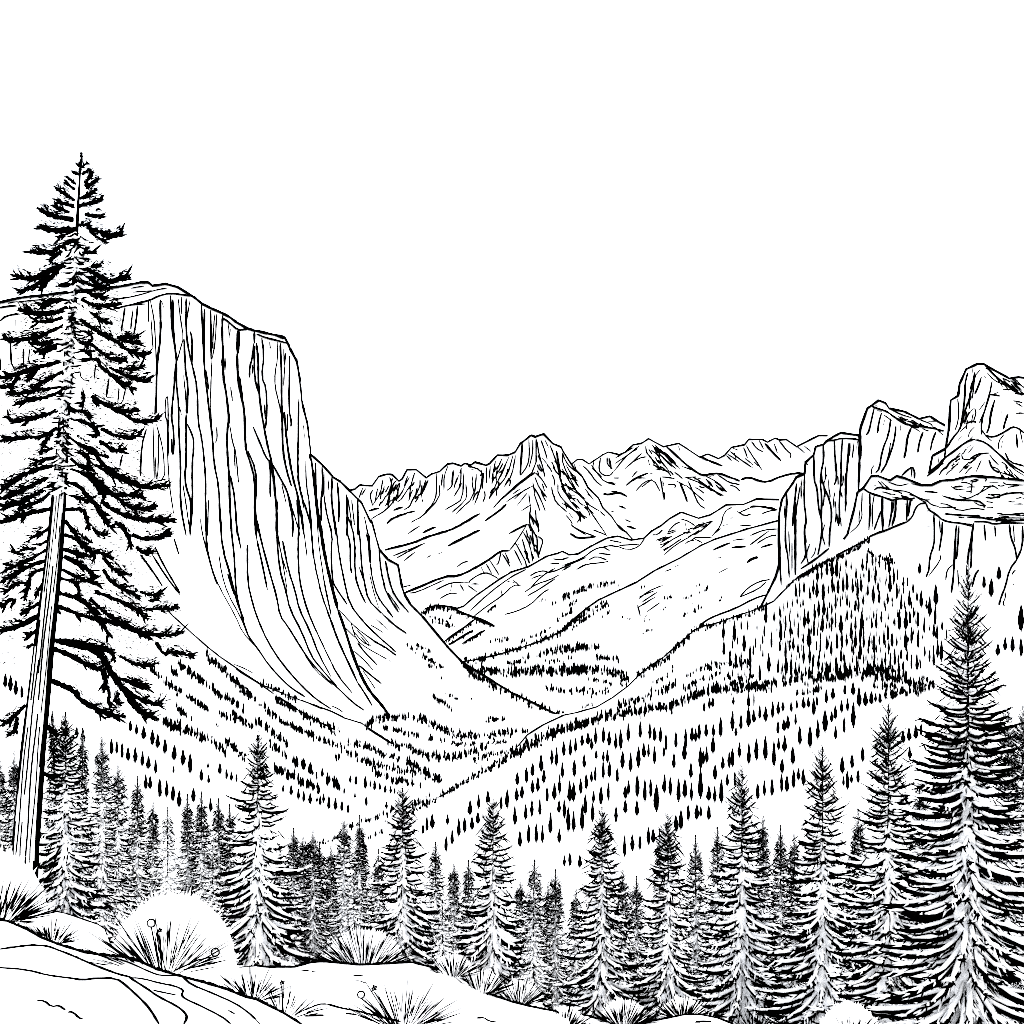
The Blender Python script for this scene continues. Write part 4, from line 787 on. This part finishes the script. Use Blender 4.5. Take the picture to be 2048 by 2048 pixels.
def fir(apx, apy, hw, style, H, d=None, by=None, droop=1.0, tip=1.0):
    """one fir: Empty > trunk, crown; sized from its place in the valley"""
    if d is None:
        d = H * F / (grow(apx, 150) - apy)
    base_y = grow(apx, d) if by is None else by
    s = d / F
    base = P(apx, base_y, d); H = (base_y - apy) * s; R = hw * s
    root = empty('fir_tree', base)
    tk = MB()
    tk.tube([(0, 0, 0), (0, 0, H * .5), (0, 0, H)], [(hw * .05 * s if style == 'pale' else 0) + hw * .04 * s + .015 * H / 10, hw * .02 * s, 1.0 * s], 1, 6)
    tk.build('trunk', root)
    cw = MB()
    sp = {'bold': 18.0, 'fine': 13.0, 'pale': 15.0}[style]
    nb = {'bold': 11, 'fine': 9, 'pale': 8}[style]
    sp *= np.clip(hw / 110, .8, 1.3) if style == 'bold' else np.clip(hw / 60, .8, 1.3)
    t = 2.0; hp = base_y - apy; lev = []
    while t < hp * .985:
        lev.append(t); t += sp * (.42 + .58 * min(1, t / (hp * .3))) * random.uniform(.85, 1.15)
    V, Fa, Ma, n = [], [], [], 0
    spb, spt = [], []
    T = BT[style]; pw = {'bold': .78, 'fine': .70, 'pale': .8}[style]
    for i, t in enumerate(lev):
        f = t / hp
        r = R * max(f, .012) ** pw * random.uniform(.86, 1.12)
        r = max(r * np.interp(f, [.06, .3], [tip, 1.0]), 2.2 * s)
        z0 = H - t * s
        slope = np.interp(f, [0, .08, .25, .6, 1], [-1.2, -.5, .3, .68, .82]) * droop
        a0 = random.uniform(0, 6.28); k = nb + int(max(0, r / s - 60) / 28) if f > .06 else 6
        for j in range(k):
            if random.random() < .06: continue
            v, fa, ma = (T if f < .36 or style == 'pale' else BT[style + '_low'])[random.randrange(10)]
            a = a0 + j * 2 * math.pi / k + random.uniform(-.28, .28); L = r * random.uniform(.58, 1.16)
            kk = min(1.0, (75 * s / L) ** .6) if L > 75 * s else min(3.2, max(1.0, (50 * s / L) ** .8))
            pz = .42 * v[:, 0] ** 2
            q = np.stack([v[:, 0], v[:, 1] * kk, pz + (v[:, 2] - pz) * kk], axis=1) * L
            q[:, 2] -= slope * q[:, 0] * random.uniform(.8, 1.2)
            ca, sa = math.cos(a), math.sin(a)
            V.append(np.stack([q[:, 0] * ca - q[:, 1] * sa, q[:, 0] * sa + q[:, 1] * ca, q[:, 2] + z0 + random.uniform(-.5, .5) * sp * s], axis=1))
            Fa.append(fa + n); Ma.append(ma); n += len(v)
        if f > .07:
            nst = int({'bold': 8, 'fine': 22, 'pale': 26}[style] * (1 + .7 * max(0, r / s - 120) / 120))
            for _ in range(nst):
                a = random.uniform(0, 6.28); q0 = r * random.uniform(.3, .8); q1 = q0 + random.uniform(8, 26) * s * (.55 if style != 'bold' else 1)
                zz = z0 - random.uniform(0, 1.0) * sp * s - slope * q0 + .42 * q0 * q0 / r; dz = (q1 - q0) * random.uniform(.2, 1.3); da = random.uniform(-.25, .25) * (8 * s / q0)
                spb.append((math.cos(a) * q0, math.sin(a) * q0, zz)); spt.append((math.cos(a + da) * q1, math.sin(a + da) * q1, zz - dz))
    # white inner foliage the dark boughs grow out of
    m = 18; fl = np.concatenate([[.28], np.linspace(.32, 1.0, 26)]); vs = []
    for q, f in enumerate(fl):
        rr = R * f ** pw * np.interp(f, [.3, .7, 1], [.10, .18, .22]) * (.2 if style == 'pale' else 1) * np.array([random.uniform(.86, 1.12) for _ in range(m)]) * (1.08 if q % 2 else .9)
        if q == 0: rr = rr * .05
        ang = np.arange(m) * 2 * math.pi / m
        zc = H - f * hp * s - np.interp(f, [0, .2, 1], [0, .1, .22]) * rr
        vs.append(np.stack([np.cos(ang) * rr, np.sin(ang) * rr, zc], axis=1))
    fs = []
    for q in range(len(fl) - 1):
        for k2 in range(m):
            k3 = (k2 + 1) % m
            fs += [(q * m + k2, (q + 1) * m + k3, q * m + k3), (q * m + k2, (q + 1) * m + k2, (q + 1) * m + k3)]
    cw.add(np.concatenate(vs), fs, 0)
    cw.add(np.concatenate(V), np.concatenate(Fa), 1); cw.m[-1] = np.concatenate(Ma)
    if spb: cw.spikes(spb, spt, {'bold': 1.7, 'fine': .95, 'pale': .8}[style] * s)
    cw.build('crown', root, mats=(M_SNOW, M_INK))
    return root

ORD = ['first', 'second', 'third', 'fourth', 'fifth', 'sixth', 'seventh', 'eighth', 'ninth', 'tenth', 'eleventh', 'twelfth', 'thirteenth', 'fourteenth', 'fifteenth', 'sixteenth', 'seventeenth']
BOLD = [(131, 1424, 100, 'big dark fir beside the leaning pine trunk'), (516, 1470, 125, 'big dark fir standing behind the white grassy mound'),
        (805, 1576, 105, 'big dark fir whose tip meets the long hillside edge line'), (986, 1597, 110, 'big dark fir behind the right end of the rock outcrop'),
        (1204, 1614, 105, 'big dark fir with a bare upper stem, left of the centre-right pair'), (1336, 1627, 105, 'big dark fir with the widest gap of snow to its upper left'),
        (1484, 1537, 130, 'big dark fir taller than both its bold neighbours, right of centre'), (1645, 1493, 145, 'big dark fir with upswept top, second left of the giant fir'),
        (1777, 1409, 170, 'big dark fir with thin spire top, directly left of the giant fir')]
for i, (x, y, hw, lab) in enumerate(BOLD):
    tag(fir(x, y, hw, 'bold', 24.0), lab, 'fir tree', 'big firs in the front row')
tag(fir(1936, 1140, 250, 'bold', 30, d=62, tip=.72), 'giant fir with heavy sweeping boughs filling the right edge', 'fir tree', 'big firs in the front row')

FINE = [(-2, 1515, 50), (28, 1502, 42), (106, 1421, 26), (165, 1455, 30), (204, 1471, 62), (236, 1525, 58), (275, 1551, 46), (306, 1600, 36), (375, 1587, 42), (403, 1583, 44),
        (437, 1596, 44), (459, 1608, 40), (587, 1656, 44), (606, 1669, 40), (626, 1660, 40), (639, 1687, 44), (662, 1690, 34), (688, 1637, 55), (719, 1630, 34), (724, 1671, 44), (757, 1697, 40),
        (871, 1684, 52), (908, 1724, 42), (937, 1719, 40), (1040, 1756, 40), (1069, 1719, 55), (1111, 1737, 48), (1096, 1764, 34), (1152, 1777, 45), (1246, 1736, 50), (1273, 1752, 50),
        (1319, 1658, 34), (1391, 1670, 62), (1435, 1654, 66), (1526, 1626, 50), (1561, 1649, 52), (1588, 1664, 46), (1716, 1614, 56), (1839, 1560, 60), (2016, 1415, 95), (2046, 1408, 95), (2017, 1467, 60), (1870, 1640, 80), (1705, 1690, 60), (560, 1700, 60)]
PALE = [(335, 1613, 56), (425, 1690, 55), (708, 1760, 62), (885, 1800, 58), (1067, 1775, 52)]
bx = sorted([(b[0], b[3]) for b in BOLD] + [(1936, 'giant fir')])
gapnames = ['left of the big fir next to the leaning pine', 'between the pine-side fir and the mound fir', 'between the mound fir and the ridge-line fir', 'between the ridge-line fir and the outcrop fir', 'between the outcrop fir and the bare-stemmed fir',
            'between the bare-stemmed fir and its right neighbour', 'between the snow-gap fir and the taller right-of-centre fir', 'between the taller right-of-centre fir and the upswept fir', 'between the upswept fir and the spire-topped fir', 'between the spire-topped fir and the giant fir', 'right of the giant fir at the frame edge']
bxs = [b[0] for b in bx]
cnt = {}
for x, y, hw in sorted(FINE):
    g = sum(1 for b in bxs if b < x); cnt[g] = cnt.get(g, 0) + 1
seen = {}
for x, y, hw in sorted(FINE):
    g = sum(1 for b in bxs if b < x); k = seen.get(g, 0); seen[g] = k + 1
    H = 34.0 if hw < 70 else 38.0
    lab = 'slim grey fir, %s from left, %s' % (ORD[k], gapnames[g]) if cnt[g] > 1 else 'only slim grey fir %s' % gapnames[g]
    tag(fir(x, y, hw, 'fine', H), lab, 'fir tree', 'slim firs behind the front row')
for (x, y, hw), lab in zip(PALE, ['pale feathery spruce with thin stem above the white mound', 'pale feathery spruce left of the mound fir', 'pale feathery spruce with bare stem above the middle of the outcrop', 'pale feathery spruce with bare stem above the right of the outcrop', 'pale feathery spruce with long bare stem right of the outcrop']):
    tag(fir(x, y, hw, 'pale', 22.0, d=92, by=grow(x, 92) - 20), lab, 'spruce', 'pale young spruces')

# ------------------------------------------------------------------ grass tufts
def tuft(px, py, rad, n, d, label, a0=-80, a1=80, mound=None, flowers=(), wid=1.2):
    s = d / F; base = P(px, py, d)
    root = empty('grass_tuft', base)
    mb = MB(); b, t, r = [], [], []
    for i in range(n):
        a = math.radians(a0 + (a1 - a0) * (i + random.random()) / n); yaw = random.uniform(-1.1, 1.1)
        L = rad * random.uniform(.62, 1.12) * s; spread = rad * .30 * s
        bx_, by_ = math.sin(a) * spread + random.uniform(-.05, .05) * rad * s, random.uniform(-.2, .05) * rad * s
        p0 = np.array([bx_, by_, -.03 * rad * s])
        dr = np.array([math.sin(a), -.25 + .35 * math.sin(yaw), math.cos(a) * .98 + .02]); dr /= np.linalg.norm(dr)
        if random.random() < .6: p0 = p0 + dr * L * random.uniform(.12, .5); L *= .65
        b.append(p0); t.append(p0 + dr * L); r.append(wid * random.uniform(.8, 1.4) * s)
    mb.spikes(b, t, np.array(r))
    mb.build('blades', root, mats=(M_SNOW, M_INK))
    if mound:
        rx, ry, ox, back = mound
        s2 = (d + back) / F; mc = P(px + ox, py, d + back) - base
        mo = MB(); nu, nv = 28, 12; vs = []
        for j in range(nv + 1):
            th = math.pi / 2 * j / nv
            for i in range(nu):
                ph = 2 * math.pi * i / nu
                k = 1 + random.uniform(-.02, .02)
                vs.append(mc + np.array((math.cos(th) * math.cos(ph) * rx * s2 * k, math.cos(th) * math.sin(ph) * rx * .8 * s2 * k, math.sin(th) * ry * s2 * k - .12 * ry * s2)))
        fs = []
        for j in range(nv):
            for i in range(nu):
                i2 = (i + 1) % nu
                fs += [(j * nu + i, j * nu + i2, (j + 1) * nu + i2), (j * nu + i, (j + 1) * nu + i2, (j + 1) * nu + i)]
        mo.add(vs, fs, 0)
        vs = np.array(vs); cc = mc - np.array([0, 0, .12 * ry * s2]); dv = vs - cc
        pk = np.array([random.randrange(nu * (nv - 1)) for _ in range(420)])
        mo.spikes(cc + dv[pk] * .93, cc + dv[pk] * np.array([[random.uniform(1.02, 1.13)] for _ in pk]), 2.2 * s2, 0)
        mo.build('foliage_mound', root, mats=(M_SNOW, M_INK))
    for fx, fy, fr, ring in flowers:
        st = MB(); tip = np.array([(fx - px) * s, -.12 * rad * s, (py - fy) * s])
        p0 = np.array([(fx - px) * s * .25, -.1 * rad * s, 0]); mid_ = p0 * .5 + tip * .5 + np.array([(fx - px) * s * .06, 0, .02 * rad * s])
        st.tube([p0, mid_, tip - np.array([0, 0, fr * s])], [2.0 * s, 1.7 * s, 1.4 * s], 1, 5)
        so = st.build('flower_stem', root, mats=(M_SNOW, M_INK))
        hd = MB()
        an = np.linspace(0, 2 * math.pi, 15)
        if ring:
            hd.tube(np.stack([tip[0] + np.cos(an) * fr * s, np.full(15, tip[1]), tip[2] + np.sin(an) * fr * s], axis=1), 1.7 * s, 1, 5)
            hd.tube([tip - np.array([0, .2 * fr * s, 0]), tip + np.array([0, .6 * fr * s, 0])], fr * .8 * s, 0, 10)
        else:
            for q in range(9):
                aa = q * 2.4; rr = fr * .55 * s * math.sqrt((q + .5) / 9) * 1.4
                c_ = tip + np.array([math.cos(aa) * rr, random.uniform(-.3, .3) * fr * s, math.sin(aa) * rr])
                hd.tube([c_ - np.array([0, 0, fr * .3 * s]), c_, c_ + np.array([0, 0, fr * .3 * s])], [fr * .12 * s, fr * .34 * s, fr * .12 * s], 1, 6)
        hd.build('flower_head', so, mats=(M_SNOW, M_INK))
    return tag(root, label, 'grass', 'grass tufts around the rocks')
tuft(-6, 1838, 125, 80, 17.5, 'spiky grass clump with white mound under the leaning pine at the left edge', 0, 84, mound=(98, 150, 0, 1.3))
tuft(103, 1885, 64, 62, 16.6, 'small spiky grass tuft on the ledge right of the pine clump')
tuft(329, 1936, 138, 108, 15.2, 'large spiky grass clump with two ring-headed stalks before the white mound', -78, 78, mound=(128, 165, 16, 1.4), flowers=((308, 1842, 8, True), (435, 1900, 8, True), (325, 1856, 6, False)))
tuft(505, 1994, 72, 70, 14.4, 'spiky grass tuft at the crest between the ledge and the outcrop')
tuft(568, 2028, 82, 34, 13.8, 'grass tuft with one dark flower stalk at the lower ledge edge', -60, 86, flowers=((566, 1962, 6, False),))
tuft(806, 2046, 112, 84, 13.6, 'grass tuft with two dark seed heads in front of the outcrop', -62, 74, flowers=((724, 1985, 7, True), (750, 1972, 7, False)))
tuft(727, 1932, 104, 130, 23.4, 'dense fan of fine grass behind the middle of the outcrop', -80, 80, mound=(84, 78, 0, .6), wid=1.05)
tuft(905, 1950, 58, 64, 22.8, 'fine grass tuft behind the shoulder of the outcrop', mound=(44, 44, 0, .4))
tuft(962, 1985, 64, 64, 22.6, 'fine grass tuft on the lower right slope of the outcrop', -70, 80, mound=(48, 46, 0, .4))
tuft(1038, 2004, 62, 64, 22.8, 'fine grass tuft at the right end of the outcrop', mound=(46, 44, 0, .4))
tuft(1130, 2056, 54, 80, 22, 'fine grass tuft between the outcrop and the low boulder', mound=(44, 44, 0, .3))
tuft(1247, 2050, 74, 100, 24, 'fine grass fan left of the low boulder', mound=(52, 54, 0, .5))
tuft(1366, 2034, 58, 90, 24.4, 'fine grass tuft on top of the low boulder', mound=(46, 40, 0, .5))
tuft(1510, 2060, 60, 36, 24, 'fine grass tuft right of the low boulder')
tuft(1700, 2075, 64, 40, 24, 'grass tuft with white mound at the bottom edge under the upswept fir', mound=(64, 74, 0, .5))

# ------------------------------------------------------------------ camera, light, sky
cam = bpy.data.cameras.new('camera'); co = bpy.data.objects.new('camera', cam); C.objects.link(co)
co.location = (0, 0, 0); co.rotation_euler = (math.pi / 2, 0, 0)
cam.sensor_fit = 'HORIZONTAL'; cam.sensor_width = 36.0; cam.lens = 36.0 * F / 2048.0
cam.shift_y = (HZ - 1024.0) / 2048.0
cam.clip_start = .1; cam.clip_end = 120000
sc = bpy.context.scene; sc.camera = co

EL, AZ = math.radians(48), math.radians(150)
sun = bpy.data.lights.new('sun', 'SUN'); so = bpy.data.objects.new('sun', sun); C.objects.link(so)
sun.energy = 1.0; sun.angle = math.radians(15); sun.color = (1, .98, .95)
dirv = Vector((math.sin(AZ) * math.cos(EL), math.cos(AZ) * math.cos(EL), math.sin(EL)))   # towards the sun, behind the viewer
so.rotation_euler = dirv.to_track_quat('Z', 'Y').to_euler(); so.location = (0, -20, 60)
w = bpy.data.worlds.new('World'); sc.world = w; w.use_nodes = True
nt = w.node_tree; bg = nt.nodes['Background']
sky = nt.nodes.new('ShaderNodeTexSky'); sky.sky_type = 'NISHITA'; sky.sun_disc = False
sky.sun_elevation = EL; sky.sun_rotation = AZ
mx = nt.nodes.new('ShaderNodeMixRGB'); mx.inputs[0].default_value = .7; mx.inputs[2].default_value = (7, 7, 7, 1)   # thin white overcast
nt.links.new(sky.outputs['Color'], mx.inputs[1]); nt.links.new(mx.outputs['Color'], bg.inputs['Color'])
bg.inputs['Strength'].default_value = .15
sc.view_settings.view_transform = 'Standard'; sc.view_settings.look = 'None'; sc.view_settings.gamma = 1.0
sc.view_settings.exposure = 1.75
sc.cycles.max_bounces = 4; sc.cycles.diffuse_bounces = 3
sc.cycles.pixel_filter_type = 'BOX'
sc.cycles.use_denoising = False
